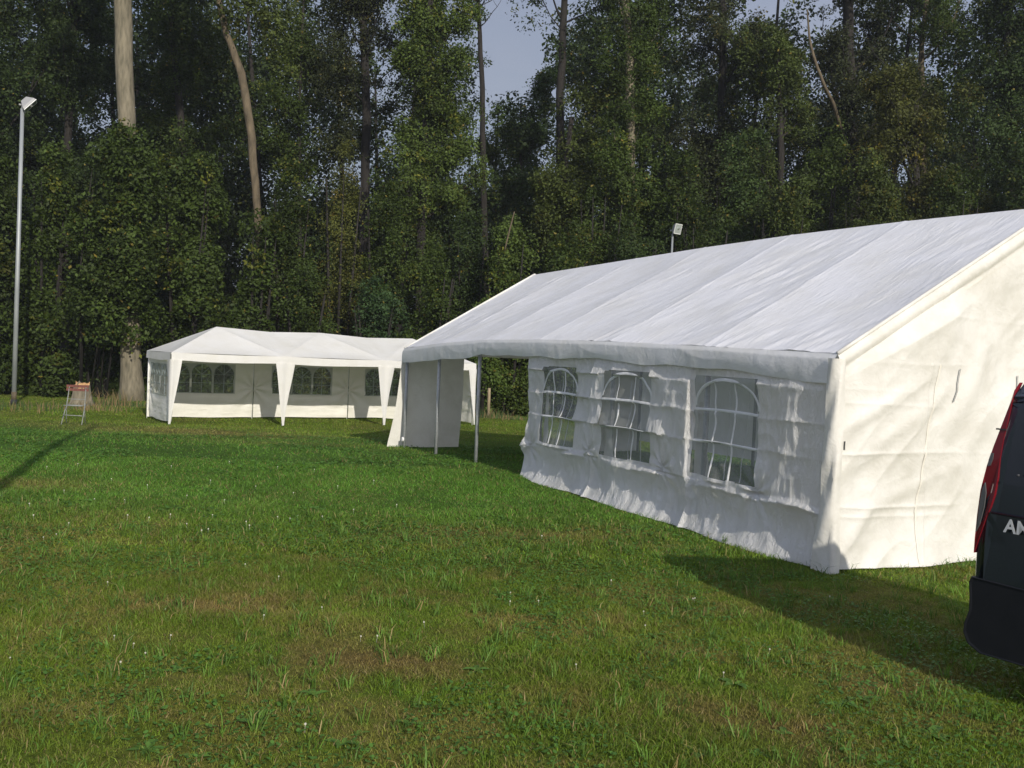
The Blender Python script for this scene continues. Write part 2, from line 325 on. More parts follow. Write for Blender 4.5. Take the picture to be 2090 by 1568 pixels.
# white clover heads, one object each
def head_mesh():
    b = MB()
    for i in range(26):
        a = i*2.4; zz = 1-2*(i+.5)/26; rr = math.sqrt(1-zz*zz); d = Vector((rr*math.cos(a), rr*math.sin(a), zz)); c = d*.005
        o = d.orthogonal().normalized()*.0022; p = d.cross(o)
        k = len(b.v)
        for q in (c-o, c-p, c+o, c+p): b.v.append(tuple(q + Vector((0, 0, .055))))
        b.v.append(tuple(d*.0105 + Vector((0, 0, .055))))
        b.f += [(k, k+1, k+4), (k+1, k+2, k+4), (k+2, k+3, k+4), (k+3, k, k+4)]
    b.tube([(0, 0, -.005), (.002, 0, .03), (0, 0, .052)], .0009, 5)
    me = bpy.data.meshes.new('clover_flower'); me.from_pydata(b.v, [], b.f); me.materials.append(M['petal']); return me
M['petal'] = mat('clover_petal', (.62, .60, .52), .7)
hm = head_mesh(); rr = random.Random(5)
fl = [(220, 1201), (335, 1255), (345, 1310), (232, 1311), (270, 1328), (298, 1346), (245, 1369), (20, 1357), (655, 1252), (540, 1269), (736, 1313), (768, 1314), (865, 1285), (1041, 1220), (1042, 1241), (1100, 1239), (1245, 1197),
      (1315, 1261), (1317, 1289), (1416, 1234), (1414, 1233), (1174, 1372), (1480, 1389), (1566, 1340), (1695, 1230), (620, 1500), (500, 1162), (565, 1190), (1108, 1104), (410, 1095), (425, 1092), (380, 1080), (92, 1107), (302, 1068), (258, 1063), (346, 1062), (505, 1077), (508, 1084),
      (566, 1065), (590, 1067), (608, 1064), (660, 1063), (435, 1060), (138, 1078), (117, 1100), (72, 1063), (60, 1040), (130, 1010), (190, 1030), (230, 985), (300, 1000), (350, 960), (380, 1020), (430, 990), (470, 950), (520, 1000), (565, 960), (600, 1015), (640, 965), (690, 1000), (720, 1050), (760, 990), (810, 1040), (455, 1030), (160, 955), (95, 960), (255, 1030)]
for i, (px, py) in enumerate(fl):
    p = on_ground(px+rr.uniform(-3, 3), py); s = .62 if p[1] < 9 else .8; p[2] += .012
    o = bpy.data.objects.new('clover_flower', hm); COL.objects.link(o); o.location = p; o.scale = (s, s, s*rr.uniform(.8, 1.15)); o.rotation_euler = (rr.uniform(-.15, .15), rr.uniform(-.15, .15), rr.uniform(0, 6))
    tag(o, 'tiny white clover flower head standing in the lawn', 'flower', 'white clover flowers dotted over the lawn')

# broad-leaved weeds
def weed_mesh(seed, size):
    r = random.Random(seed); V = []; C = []
    k = r.randint(5, 8)
    for i in range(k):
        a = 6.28*i/k + r.uniform(-.4, .4); l = size*r.uniform(.6, 1.1); w = l*r.uniform(.16, .24); e = r.uniform(.35, 1.1)
        ca, sa = math.cos(a), math.sin(a); prev = None; col = np.array([.10, .20, .035])*r.uniform(.8, 1.25)
        for j in range(7):
            tt = j/6; ww = w*math.sin(math.pi*min(.97, tt*.9+.05))*(1+.18*(-1)**j); rad = l*tt*math.cos(e*(1-tt*.6)); hh = l*tt*math.sin(e*(1-tt*.8))*.8
            cpt = np.array([ca*rad, sa*rad, hh]); s_ = np.array([-sa, ca, .0])*ww
            cur = (cpt-s_, cpt-np.array([0, 0, ww*.25]), cpt+s_)
            if prev is not None:
                for q in (0, 1): V += [prev[q], prev[q+1], cur[q+1], cur[q]]; C.append(col*(1 if q else .9))
            prev = cur
    return fast_mesh('weed', np.array(V), 4, np.array(C))
wm = [weed_mesh(s, z) for s, z in ((1, .085), (2, .11), (3, .075), (4, .10))]
wp = [(365, 1370), (700, 1520), (1120, 1440), (1055, 1290), (970, 1370), (1500, 1400), (1600, 1500), (1720, 1440), (1840, 1520), (1760, 1430), (730, 1500), (300, 1530), (400, 1550), (840, 1480), (1240, 1490), (1430, 1540), (60, 1370), (1330, 1300), (1820, 1350), (1900, 1500), (1545, 1540), (640, 1420), (1180, 1520), (520, 1480)]
for i, (px, py) in enumerate(wp):
    p = on_ground(px, py); o = bpy.data.objects.new('weed', wm[i % 4]); COL.objects.link(o); wm[i % 4].materials.clear() if False else None
    o.location = p; o.rotation_euler = (0, 0, rr.uniform(0, 6)); s = rr.uniform(.75, 1.2); o.scale = (s, s, s)
    tag(o, 'broad-leaved green weed rosette growing in the foreground grass', 'weed', 'broad-leaved weeds in the foreground lawn')
for w_ in wm: w_.materials.append(M['grassblade'])

# ------------------------------------------------------------------ big marquee
TX, TY, TYAW, TW, TL = 2.9068, 8.9481, 0.4368, 5.63, 12.0
tent = tag(empty('marquee_tent', (TX, TY, 0), TYAW), 'large white party marquee with ridged roof and arched window walls', 'tent')
def eave(u): return 2.0 + np.interp(u, [0, 2, 4, 6, 8, 10, 12], [-.05, .0, .04, .06, .05, -.02, -.14])
def ridge(u): return 3.6 + np.interp(u, [0, 2, 4, 6, 8, 10, 12], [-.03, .02, .04, .03, .0, -.03, -.06])
def tgz(v, u):
    c, s = math.cos(TYAW), math.sin(TYAW); return ground(TX + c*v - s*u, TY + s*v + c*u)
def ridged(x, y, sc, seed): return 1 - np.abs(vnoise(x, y, sc, seed)*2-1)
HW = TW/2
def roof_pts(side):
    u = np.linspace(0, TL, 481); tt = np.linspace(0, 1, 101); U, T = np.meshgrid(u, tt, indexing='ij')
    fr = (U/2) % 1; sag = np.sin(np.pi*fr**.8)*np.sin(np.pi*T)**.6*.042
    ribs = np.exp(-((np.minimum(fr, 1-fr)*2)/.03)**2)*.005 + np.exp(-((T-.5)/.012)**2)*.006
    dg = vnoise(U*1.0 + T*1.3, T*2.8*.30 - U*.12, .11, 51)*.018*np.clip(vnoise(U, T*2.8, .9, 54)*2-.5, 0, 1) + ridged(U*.8+T*2.4, T*.7-U*.1, .34, 52)*.010 + vnoise(U, T*2.8, .8, 53)*.02
    z = eave(U)*(1-T) + ridge(U)*T - sag + ribs + (dg-.02)*np.minimum(1, 8*(1-T))
    v = T*HW if side < 0 else TW - T*HW
    return np.stack([v, U, z], -1)
for sd_ in (-1, 1):
    P = roof_pts(sd_); b = MB(); b.quadgrid(P); roof = b.build('roof_sheet', M['roof'], tent, True)
# eave valance, long sides
def valance(side):
    u = np.linspace(-.01, TL+.01, 700); s = np.linspace(0, 1, 22); U, Sx = np.meshgrid(u, s, indexing='ij')
    drop = np.interp(U, [0, .35, 1, 2, 4, 6, 8, 9, 10, 12], [.27, .27, .235, .24, .24, .235, .25, .29, .30, .29]) + (vnoise(U, U*0, .55, 61)-.5)*.05
    bil = .018*np.sin(np.pi*Sx*.8) + .05*(vnoise(U*.6, Sx*.5, .7, 62)-.35)*Sx + .006*(vnoise(U+Sx*.1, Sx*.05, .12, 63)-.5)*Sx + .018*ridged(U*.55+Sx*.35, Sx*.5, .33, 64)*Sx*(1.2-Sx)
    z = eave(U) - drop*Sx
    bil = bil + .026*np.clip(Sx*5, 0, 1) - .004; z = z + .006*(1-Sx)
    v = -bil if side < 0 else TW + bil
    return np.stack([v, U, z], -1)
for sd_ in (-1, 1): MB().quadgrid(valance(sd_)).build('valance', M['valance'], tent, True)
# drop bands and piping along the rakes
for uu, ou in ((0, -1), (TL, 1)):
    for sd_ in (-1, 1):
        tt = np.linspace(0, 1, 160); s = np.linspace(0, 1, 14); T, Sx = np.meshgrid(tt, s, indexing='ij')
        v = T*HW if sd_ < 0 else TW - T*HW
        z = float(eave(uu))*(1-T) + float(ridge(uu))*T - .21*Sx + .012*(vnoise(T*3.2, Sx, .5, 71)-.5)
        y = uu + ou*(.035*np.sin(np.pi*np.minimum(1, Sx*1.3)) + .012 + .02*ridged(T*3+Sx*.3, Sx*.4, .5, 72)*Sx)
        MB().quadgrid(np.stack([v, y, z + .004*(1-Sx)], -1)).build('rake_band', M['gable'], tent, True)
        pts = [(float(HW*q) if sd_ < 0 else TW - float(HW*q), uu+ou*.01, float(eave(uu))*(1-q)+float(ridge(uu))*q + .006) for q in np.linspace(0, 1, 14)]
        MB().tube(pts, .020, 8).build('rake_piping', M['gable'], tent, True)
# frame
RP = .031
for u in range(0, 13, 2):
    for v in (.07, TW-.07):
        up_ = {8: 8.32, 10: 10.2}.get(u, u) if v < 1 else u; g0 = float(tgz(v, up_)); MB().tube([(v, up_, g0-.02), (v, up_, float(eave(u))-.05)], RP, 12).build('post', M['galv'], tent, True)
    MB().tube([(.07, u, float(eave(u))-.06), (HW, u, float(ridge(u))-.06), (TW-.07, u, float(eave(u))-.06)], .025, 8).build('rafter', M['galv'], tent, True)
for v in (.07, TW-.07): MB().tube([(v, u, float(eave(u))-.10) for u in np.linspace(.05, TL-.05, 13)], .026, 8).build('eave_rail', M['galv'], tent, True)
for v, q in ((HW, 1), (HW/2, .5), (TW-HW/2, .5)): MB().tube([(v, u, float(eave(u)*(1-q)+ridge(u)*q)-.15) for u in np.linspace(.05, TL-.05, 13)], .022, 8).build('purlin', M['galv'], tent, True)
# window wall, long left side
UW = 6.32; WINS = [(1.04, 2.14), (2.97, 4.04), (4.87, 5.80)]; WZ0, WZ1 = .61, 1.68
def wall_off(U, Zr):
    """outward bulge of the long wall at u, z (metres)"""
    pan = np.clip(np.floor((U-.05)/2.15), 0, 2); ph = pan*3.7
    zc = .50 + .09*(vnoise(U, U*0+1, .6, 81)-.5) - .05*np.clip((np.abs(((U-.05) % 2.15)-1.07)-.8)*3, 0, 1)
    kk = np.clip(2.0*vnoise(U, U*0+9, .5, 98)-.55, 0, 1.1); o = .045*kk*np.exp(-((Zr-zc)/.03)**2) + .030*kk*np.exp(-((Zr-zc)/.12)**2)*(Zr < zc)
    o += (.035+.09*vnoise(U, U*0+7, .5, 82))*np.exp(-np.maximum(Zr, 0)/.15)
    o -= .05*np.sin(np.pi*np.clip((Zr-.02)/.5, 0, 1))
    o += .085*(vnoise(U+ph, Zr*.8+ph, .75, 83)-.5)
    o += .10*np.sin(np.pi*np.clip(Zr/1.9, 0, 1))*(vnoise(U+ph, U*0+2, .55, 84)-.45)
    rows_ = (.56, .98, 1.30, 1.62, 1.95)
    for k in range(4):
        zb_, zt_ = rows_[k], rows_[k+1]; q = np.clip((zt_+.02*(vnoise(U, U*0+k, .7, 97)-.5)-Zr)/(zt_-zb_), 0, 1); inn = (q > 0) & (q < 1)
        o += np.clip(.15+(U-.75)/.4, .15, 1)*inn*(q**1.5)*.055*np.clip(vnoise(U*1.0+ph+k*1.7, U*0+k*3, .36, 94)*2.6-1.0, -.25, 1.0)
    for (pu, pz, pa) in ((2.72, .60, .05), (1.02, .56, .045), (4.4, .62, .035), (6.15, .50, .05)):
        du_, dz_ = U-pu, Zr-pz; rd = np.hypot(du_, dz_); an = np.arctan2(dz_, du_)
        o += pa*(.45*np.sin(an*9+pu*7)*np.exp(-rd/.28)*np.clip(rd/.05, 0, 1) - .9*np.exp(-(rd/.14)**2))
    for k, zc2 in enumerate((.98, 1.30, 1.62)):
        w = vnoise(U, U*0+k, .9, 85+k); o += .022*(.2+w)*np.exp(-np.abs(Zr-zc2-.03*(vnoise(U, U*0, .8, 88)-.5))/.035)
    o += .020*ridged(U*1.0+Zr*.35+ph, Zr*.5-U*.1, .30, 89) + .012*ridged(U+ph, Zr*.4, .11, 90) + .016*ridged(U*.9-Zr*.6+ph, Zr*.8+U*.2, .19, 92)
    o += .006*vnoise(U, Zr*.35, .045, 91)
    o += .03*(pan % 2) - .012*pan
    st = np.minimum(np.abs(U-2.20), np.abs(U-4.35)); o += .045*np.exp(-(st/.05)**2)*np.exp(-np.maximum(Zr-.1, 0)/.45)
    return o*np.clip((1.95-Zr)/.35, 0.15, 1)*np.clip(.35+(U-.05)/.7, 0, 1)
nu, nz_ = 620, 150
u = np.linspace(.045, UW, nu); zz = np.linspace(0, 1, nz_); Ug, Zg = np.meshgrid(u, zz, indexing='ij')
base = tgz(-.05+Ug*0, Ug) + .0 + .03*vnoise(Ug, Ug*0+5, .8, 93); Zr = base + (1.93-base)*Zg
edge = .05*np.sin(Zr*5)*np.clip((Ug-5.95)/.37, 0, 1) + .06*np.exp(-((Zr-.45)/.15)**2)*np.clip((Ug-5.95)/.37, 0, 1)
P = np.stack([.02-wall_off(Ug, Zr), Ug+edge, Zr], -1)
mask = np.zeros((nu-1, nz_-1), bool)
def wz0(um): return WZ0 - .0*um
uc = (Ug[:-1, :-1]+Ug[1:, 1:])/2; zc_ = (Zr[:-1, :-1]+Zr[1:, 1:])/2
for (a0, a1) in WINS: mask |= (uc > a0) & (uc < a1) & (zc_ > WZ0) & (zc_ < WZ1)
wall = MB().quadgrid(P, mask=mask).build('side_wall', M['wall'], tent, True)
tag(wall, None, None); wall['label'] = 'creased white side wall with three arched windows'
for wi, (a0, a1) in enumerate(WINS):
    Uw, Zw = np.meshgrid(np.linspace(a0-.02, a1+.02, 40), np.linspace(WZ0-.02, WZ1+.02, 40), indexing='ij')
    fo = lambda U, Z_: .026 - wall_off(U, Z_)*.9 - .0
    wn = MB().quadgrid(np.stack([fo(Uw, Zw), Uw, Zw], -1)).build('window', M['film'], wall, True)
    def strip(uf, zf, k=60, w=.022, lift=.006):
        tt = np.linspace(0, 1, k); uu = np.array([uf(q) for q in tt]); z_ = np.array([zf(q) for q in tt])
        du = np.gradient(uu); dz = np.gradient(z_); ll = np.hypot(du, dz)+1e-9; nx_, nzz = -dz/ll, du/ll
        rows = []
        for s in (-.5, -.17, .17, .5):
            U_ = uu+nx_*w*s; Z_ = z_+nzz*w*s; rows.append(np.stack([fo(U_, Z_)-lift-(.006 if abs(s) < .3 else 0), U_, Z_], -1))
        return np.stack(rows, 1)
    mb = MB(); wd_ = a1-a0; mid = (a0+a1)/2; r_ = random.Random(wi)
    for k, f in enumerate((.36, .66)):
        am = .020+.012*k
        mb.quadgrid(strip(lambda q, f=f, am=am: a0+wd_*f + am*.4*math.sin(q*6+wi+k) + .006*math.sin(q*15+wi*2+k*2) + (.03 if k else -.02)*(q-.5), lambda q, f=f: WZ0 + q*(WZ1-WZ0-.05-.10*abs(f-.5)), w=.026))
    for f in (.34, .66): mb.quadgrid(strip(lambda q: a0+q*wd_, lambda q, f=f: WZ0+(WZ1-WZ0)*f + .012*math.sin(q*3.1) , w=.030))
    mb.quadgrid(strip(lambda q: mid - wd_/2*math.cos(math.pi*q)*1.0, lambda q: WZ0+.70*(WZ1-WZ0) + .275*(WZ1-WZ0)*math.sin(math.pi*q), w=.034, k=80))
    mb.build('muntin', M['muntin'], wn, True)
    mb = MB()
    for k, f in enumerate((.30, .60)):
        mb.quadgrid(strip(lambda q, f=f, k=k: a0+wd_*(f-.10) + .05*(1-q)*(1-k*1.6) + .012*math.sin(q*5+k), lambda q, f=f: WZ0 + q*(WZ1-WZ0-.12), w=.014, lift=-.035))
    mb.build('inner_strip', M['muntin'], wn, True)  # two thinner strips set behind the film
    # loose inner flap hanging behind the film's far edge
    Uf, Zf = np.meshgrid(np.linspace(0, 1, 8), np.linspace(0, 1, 30), indexing='ij')
    uf = a1 + .03 - Uf*(.06 + .22*(1-Zf)**1.0*(1 if wi < 2 else .6)); zf = WZ0-.05 + Zf*(WZ1-WZ0)*.78
    MB().quadgrid(np.stack([.075 - wall_off(uf, zf)*.8 + .02*vnoise(Uf*3, Zf*4, .6, 95), uf, zf], -1)).build('inner_flap', M['gable'], wn, True)
# near gable sheet
def roofz(v): q = np.clip(np.minimum(v, TW-v)/HW, 0, 1); return float(eave(0))*(1-q)+float(ridge(0))*q
def gable_off(v, z):
    o = .05*np.exp(-np.maximum(z, 0)/.12) + .05*(vnoise(v+z*.7, z*.6-v*.4, .62, 101)-.5) + .10*(vnoise(v, z, 1.6, 102)-.5)*np.clip(z/.5, 0, 1)
    for zc2, a_ in ((.56, .022), (.47, .012), (1.05, .022), (1.50, .020), (1.63, .012), (1.90, .014), (2.35, .01)):
        o += a_*.75*np.clip(vnoise(v, v*0+zc2, .7, 103)*1.8-.5, 0, 1)*np.exp(-np.abs(z-zc2-.012*np.sin(v*2+zc2*5))/.018)
    o += .075*(vnoise(v*.75-z*.66, (v*.66+z*.75)*.35, .20, 107)-.5)*np.clip(vnoise(v, z, .8, 108)*2-.4, 0, 1)*.6 + .030*ridged(v*.7-z*.72, (z*.7+v*.7)*.3, .30, 104) + .006*ridged(v+z*.3, z-v*.4, .17, 105)
    for (v0, z0, v1, z1, a_, w) in ((.1, .85, 1.5, 1.75, .035, .10), (.05, .05, .6, .75, .03, .07), (.3, 1.9, 1.9, 2.65, .03, .12), (1.3, .95, 2.2, 2.9, .03, .12), (.1, 1.25, .9, 1.7, .03, .07), (.2, .45, 1.6, .95, .02, .08), (2.2, 1.2, 3.0, 3.1, .035, .14), (3.2, .5, 4.8, 2.0, .03, .12)):
        dx, dz = v1-v0, z1-z0; tt = np.clip(((v-v0)*dx+(z-z0)*dz)/(dx*dx+dz*dz), 0, 1); dd = np.hypot(v-v0-tt*dx, z-z0-tt*dz)
        o += a_*np.exp(-(dd/w)**2)*np.sin(np.pi*np.clip(tt*.9+.05, 0, 1))
    o += .010*np.exp(-((v-1.12-.05*np.sin(z*3))/.012)**2)*(z < 1.9) + .008*np.exp(-((v-2.85)/.02)**2)
    return o
vv = np.linspace(.02, TW-.02, 470); s = np.linspace(0, 1, 210); Vg, Sg = np.meshgrid(vv, s, indexing='ij')
g0 = tgz(Vg, Vg*0-.05) + .015 + .02*vnoise(Vg, Vg*0, .5, 106); Zz = g0 + (roofz(Vg)-.03-g0)*Sg
gab = MB().quadgrid(np.stack([Vg, -.0-gable_off(Vg, Zz)*np.clip((1-Sg)*8, .2, 1)*np.clip(.35+Vg/.35, 0, 1), Zz], -1)).build('gable_wall', M['gable'], tent, True)
gab['label'] = 'sunlit cream end wall with fold creases and a zip'
def gstrip(pts, w, name, m, lift=.005):
    pts = np.array(pts, float); tt = np.linspace(0, len(pts)-1, 50); a_ = np.interp(tt, range(len(pts)), pts[:, 0]); z_ = np.interp(tt, range(len(pts)), pts[:, 1])
    rows = [np.stack([a_+s_*w, -gable_off(a_, z_)-lift-(.004 if s_ == 0 else 0), z_], -1) for s_ in (-.5, 0, .5)]
    return MB().quadgrid(np.stack(rows, 1)).build(name, m, gab, True)
M['tie'] = mat('tie_strap', (.30, .30, .29), .7); M['zip'] = tarp('zip_tape', (.79, .76, .69), .1, (1, 1, 1), 20, .3, .1, .03)
gstrip([(1.20, 1.90), (1.16, 1.6), (1.14, 1.2), (1.10, .8), (1.06, .5), (1.07, .02)], .022, 'zip', M['zip'])
gstrip([(1.47, 1.87), (1.445, 1.72), (1.45, 1.66), (1.42, 1.55)], .013, 'tie_strap', M['tie'], .016)
gstrip([(2.36, 1.83), (2.34, 1.7), (2.30, 1.55)], .013, 'tie_strap', M['tie'], .016)
gstrip([(3.9, 1.87), (3.88, 1.6)], .013, 'tie_strap', M['tie'], .016)
gstrip([(.075, 1.17), (.085, 1.09)], .022, 'dark_gap_strip', M['gapdark'], .05)  # dark strip standing in for the shade in the flap's open gap
# corner sleeve wrapped round the near post
def sleeve():
    path = [(.075, -.05), (.045, -.062), (.015, -.066), (-.02, -.060), (-.04, -.035), (-.050, -.01), (-.053, .025), (-.05, .06)]
    zz = np.linspace(0, 1, 60); rows = []
    for q in zz:
        z = .0 + q*1.93; fl_ = (1-q)**3; row = []
        for i, (v, u) in enumerate(path):
            k = 1 + .25*fl_ + .06*math.sin(z*6+i); wob = .012*math.sin(z*9+i*1.3)
            dv = (-.03*fl_ if i > 4 else -.01*fl_) + .03*(1-q)*(i > 3); du = (.05*fl_ if i > 5 else -.02*fl_)
            row.append((v*k + wob + dv, u*k + du + wob*.5, float(tgz(v, u)) + z))
        rows.append(row)
    return np.array(rows)
MB().quadgrid(sleeve()).build('corner_sleeve', M['gable'], tent, True)
# far gable: triangle above and one short curtain by the left corner
zt = np.linspace(0, 1, 12); Vt, St = np.meshgrid(np.linspace(.02, TW-.02, 60), zt, indexing='ij'); q = np.clip(np.minimum(Vt, TW-Vt)/HW, 0, 1)
zr = float(eave(TL))*(1-q)+float(ridge(TL))*q-.03; z0 = float(eave(TL))-.10
MB().quadgrid(np.stack([Vt, TL-.03+Vt*0, z0+(np.maximum(zr, z0+.01)-z0)*St], -1)).build('gable_panel', M['gable'], tent, True)
Vc, Sc = np.meshgrid(np.linspace(0, 1, 120), np.linspace(0, 1, 90), indexing='ij')
zc3 = float(tgz(.5, 12))+.01 + Sc*1.86; flare = (1-Sc)**1.6
vc = -.02 - .20*flare*(1-Vc) + Vc*(1.36+.0) ; oc = .05*np.sin(Vc*7+1)*flare + .06*(vnoise(Vc*1.4+Sc*.8, Sc*1.2-Vc*.4, .45, 111)-.5) + .03*ridged(Vc*1.4+Sc*1.2, Sc*.4, .5, 112)
MB().quadgrid(np.stack([vc, TL+.06+oc+.10*flare, zc3], -1)).build('end_curtain', M['gable'], tent, True)
Uo, Zo = np.meshgrid(np.linspace(6.9, 12, 200), np.linspace(0, 1, 60), indexing='ij'); zo = .03 + .03*vnoise(Uo, Uo*0, .7, 113) + Zo*1.87
MB().quadgrid(np.stack([TW-.05+.06*(vnoise(Uo, zo*.7, .6, 114)-.5)+.02*ridged(Uo, zo, .3, 115), Uo, zo], -1)).build('side_wall', M['wall'], tent, True)
vc2 = TW+.02 - Vc*1.30
MB().quadgrid(np.stack([vc2, TL+.05+oc, float(tgz(5, 12))+.02+Sc*1.95], -1)).build('end_curtain', M['gable'], tent, True)
MB().tube([(.01, TL-.02, .05), (.045, TL-.02, .05)], .045, 10).build('post_clip', M['whitesteel'], tent)
# foot plates

# ------------------------------------------------------------------ low party gazebo beyond
F0 = on_ground(345, 867); F3 = on_ground(966, 868); gd = F3-F0; GYAW = math.atan2(gd[1], gd[0]); GL = math.hypot(gd[0], gd[1]); GW = 2.7; BAY = GL/3
gaz = tag(empty('party_gazebo', tuple(F0), GYAW), 'long low white gazebo with three peaked bays and draped legs, open in front', 'gazebo')
EH = 1.84
def ggz(x, y): c, s = math.cos(GYAW), math.sin(GYAW); return gz(F0[0]+c*x-s*y, F0[1]+s*x+c*y) - F0[2]
PK = [2.57, 2.55, 2.52]
b = MB()
def tri(a, b_, c, n=14, sag=.045):
    A, B_, C_ = np.array(a), np.array(b_), np.array(c); k0 = len(b.v); idx = {}
    for i in range(n+1):
        for j in range(n+1-i):
            l = np.array([i, j, n-i-j])/n; p = A*l[0]+B_*l[1]+C_*l[2]
            p[2] -= sag*27*l[0]*l[1]*l[2]*(.8+.5*vnoise(p[0], p[1], .5, 121)) ; e = max(l[0]*l[1], l[1]*l[2], l[0]*l[2]); 
            p[2] += (vnoise(p[0], p[1], .3, 122)-.5)*.02*min(1, 27*l[0]*l[1]*l[2]); idx[i, j] = len(b.v); b.v.append(tuple(p))
    for i in range(n):
        for j in range(n-i):
            b.f.append((idx[i, j], idx[i+1, j], idx[i, j+1]))
            if j < n-i-1: b.f.append((idx[i+1, j], idx[i+1, j+1], idx[i, j+1]))
pk = [((i+.5)*BAY, GW/2, PK[i]) for i in range(3)]
for y in (0, GW):
    for i in range(3): tri((i*BAY, y, EH), ((i+1)*BAY, y, EH), pk[i])
    for i in range(2):   # saddle facet between two peaks, ridge sagging at mid
        mdl = ((i+1)*BAY, GW/2, (PK[i]+PK[i+1])/2-.06); tri(((i+1)*BAY, y, EH), pk[i], mdl, 10, .02); tri(((i+1)*BAY, y, EH), mdl, pk[i+1], 10, .02)
tri((0, 0, EH), (0, GW, EH), pk[0]); tri((GL, 0, EH), (GL, GW, EH), pk[2])
b.build('roof_cloth', M['gazebo'], gaz)
# valances
def gval(p0, p1, out, drop=.20):
    tt = np.linspace(0, 1, 80); s = np.linspace(0, 1, 8); T, Sx = np.meshgrid(tt, s, indexing='ij'); ln = math.dist(p0, p1)
    x = p0[0]+(p1[0]-p0[0])*T; y = p0[1]+(p1[1]-p0[1])*T
    bl = .02+.02*Sx*vnoise(T*ln, Sx*.3, .4, 131); z = EH+.004 - .02*np.sin(np.pi*((T*ln/BAY) % 1)) - drop*Sx + .02*(vnoise(T*ln, T*0, .5, 132)-.5)*Sx
    return MB().quadgrid(np.stack([x+out[0]*bl, y+out[1]*bl, z], -1)).build('valance', M['gazebo'], gaz, True)
gval((0, 0), (GL, 0), (0, -1)); gval((0, GW), (GL, GW), (0, 1)); gval((0, 0), (0, GW), (-1, 0)); gval((GL, 0), (GL, GW), (1, 0))
# legs and their cloth drapes
for i in range(4):
    for y in (0, GW):
        x = i*BAY; yy = .03 if y == 0 else GW-.03; xx = min(max(x, .03), GL-.03); g_ = ggz(xx, yy)
        MB().tube([(xx, yy, g_), (xx, yy, EH-.03)], .017, 8).build('leg', M['whitesteel'], gaz, True)
        if y == 0:
            n = 24; rows = []
            for k in range(n):
                q = k/(n-1); z = EH-.17 - q*(EH-.19-g_); w = .235*(1-q)**1.15+.028; r = []
                ls = np.linspace(-1, 1, 9)
                for l in ls:
                    a = l*w + .01*math.sin(q*5+i); fold = -.05-.018*math.cos(l*5+i*2)*(1-q)
                    if i == 0 and l < 0: r.append((-.03+.0, -fold*0 - .045 + abs(l)*w*1.2, z))
                    elif i == 3 and l > 0: r.append((GL+.03, -.045 + abs(l)*w*1.2, z))
                    else: r.append((x + a, fold, z))
                rows.append(r)
            MB().quadgrid(np.array(rows)).build('leg_drape', M['gazebo'], gaz, True)
for i in range(3):
    for y in (.03, GW-.03):
        MB().tube([(i*BAY+.03, y, EH-.03), ((i+1)*BAY-.03, y, EH-.03)], .014, 6).build('top_rail', M['whitesteel'], gaz, True)
    for (x, y) in ((i*BAY, .03), ((i+1)*BAY, .03), (i*BAY, GW-.03), ((i+1)*BAY, GW-.03)):
        MB().tube([(x, y, EH-.03), (pk[i][0], pk[i][1], pk[i][2]-.05)], .012, 6).build('roof_pole', M['whitesteel'], gaz, True)
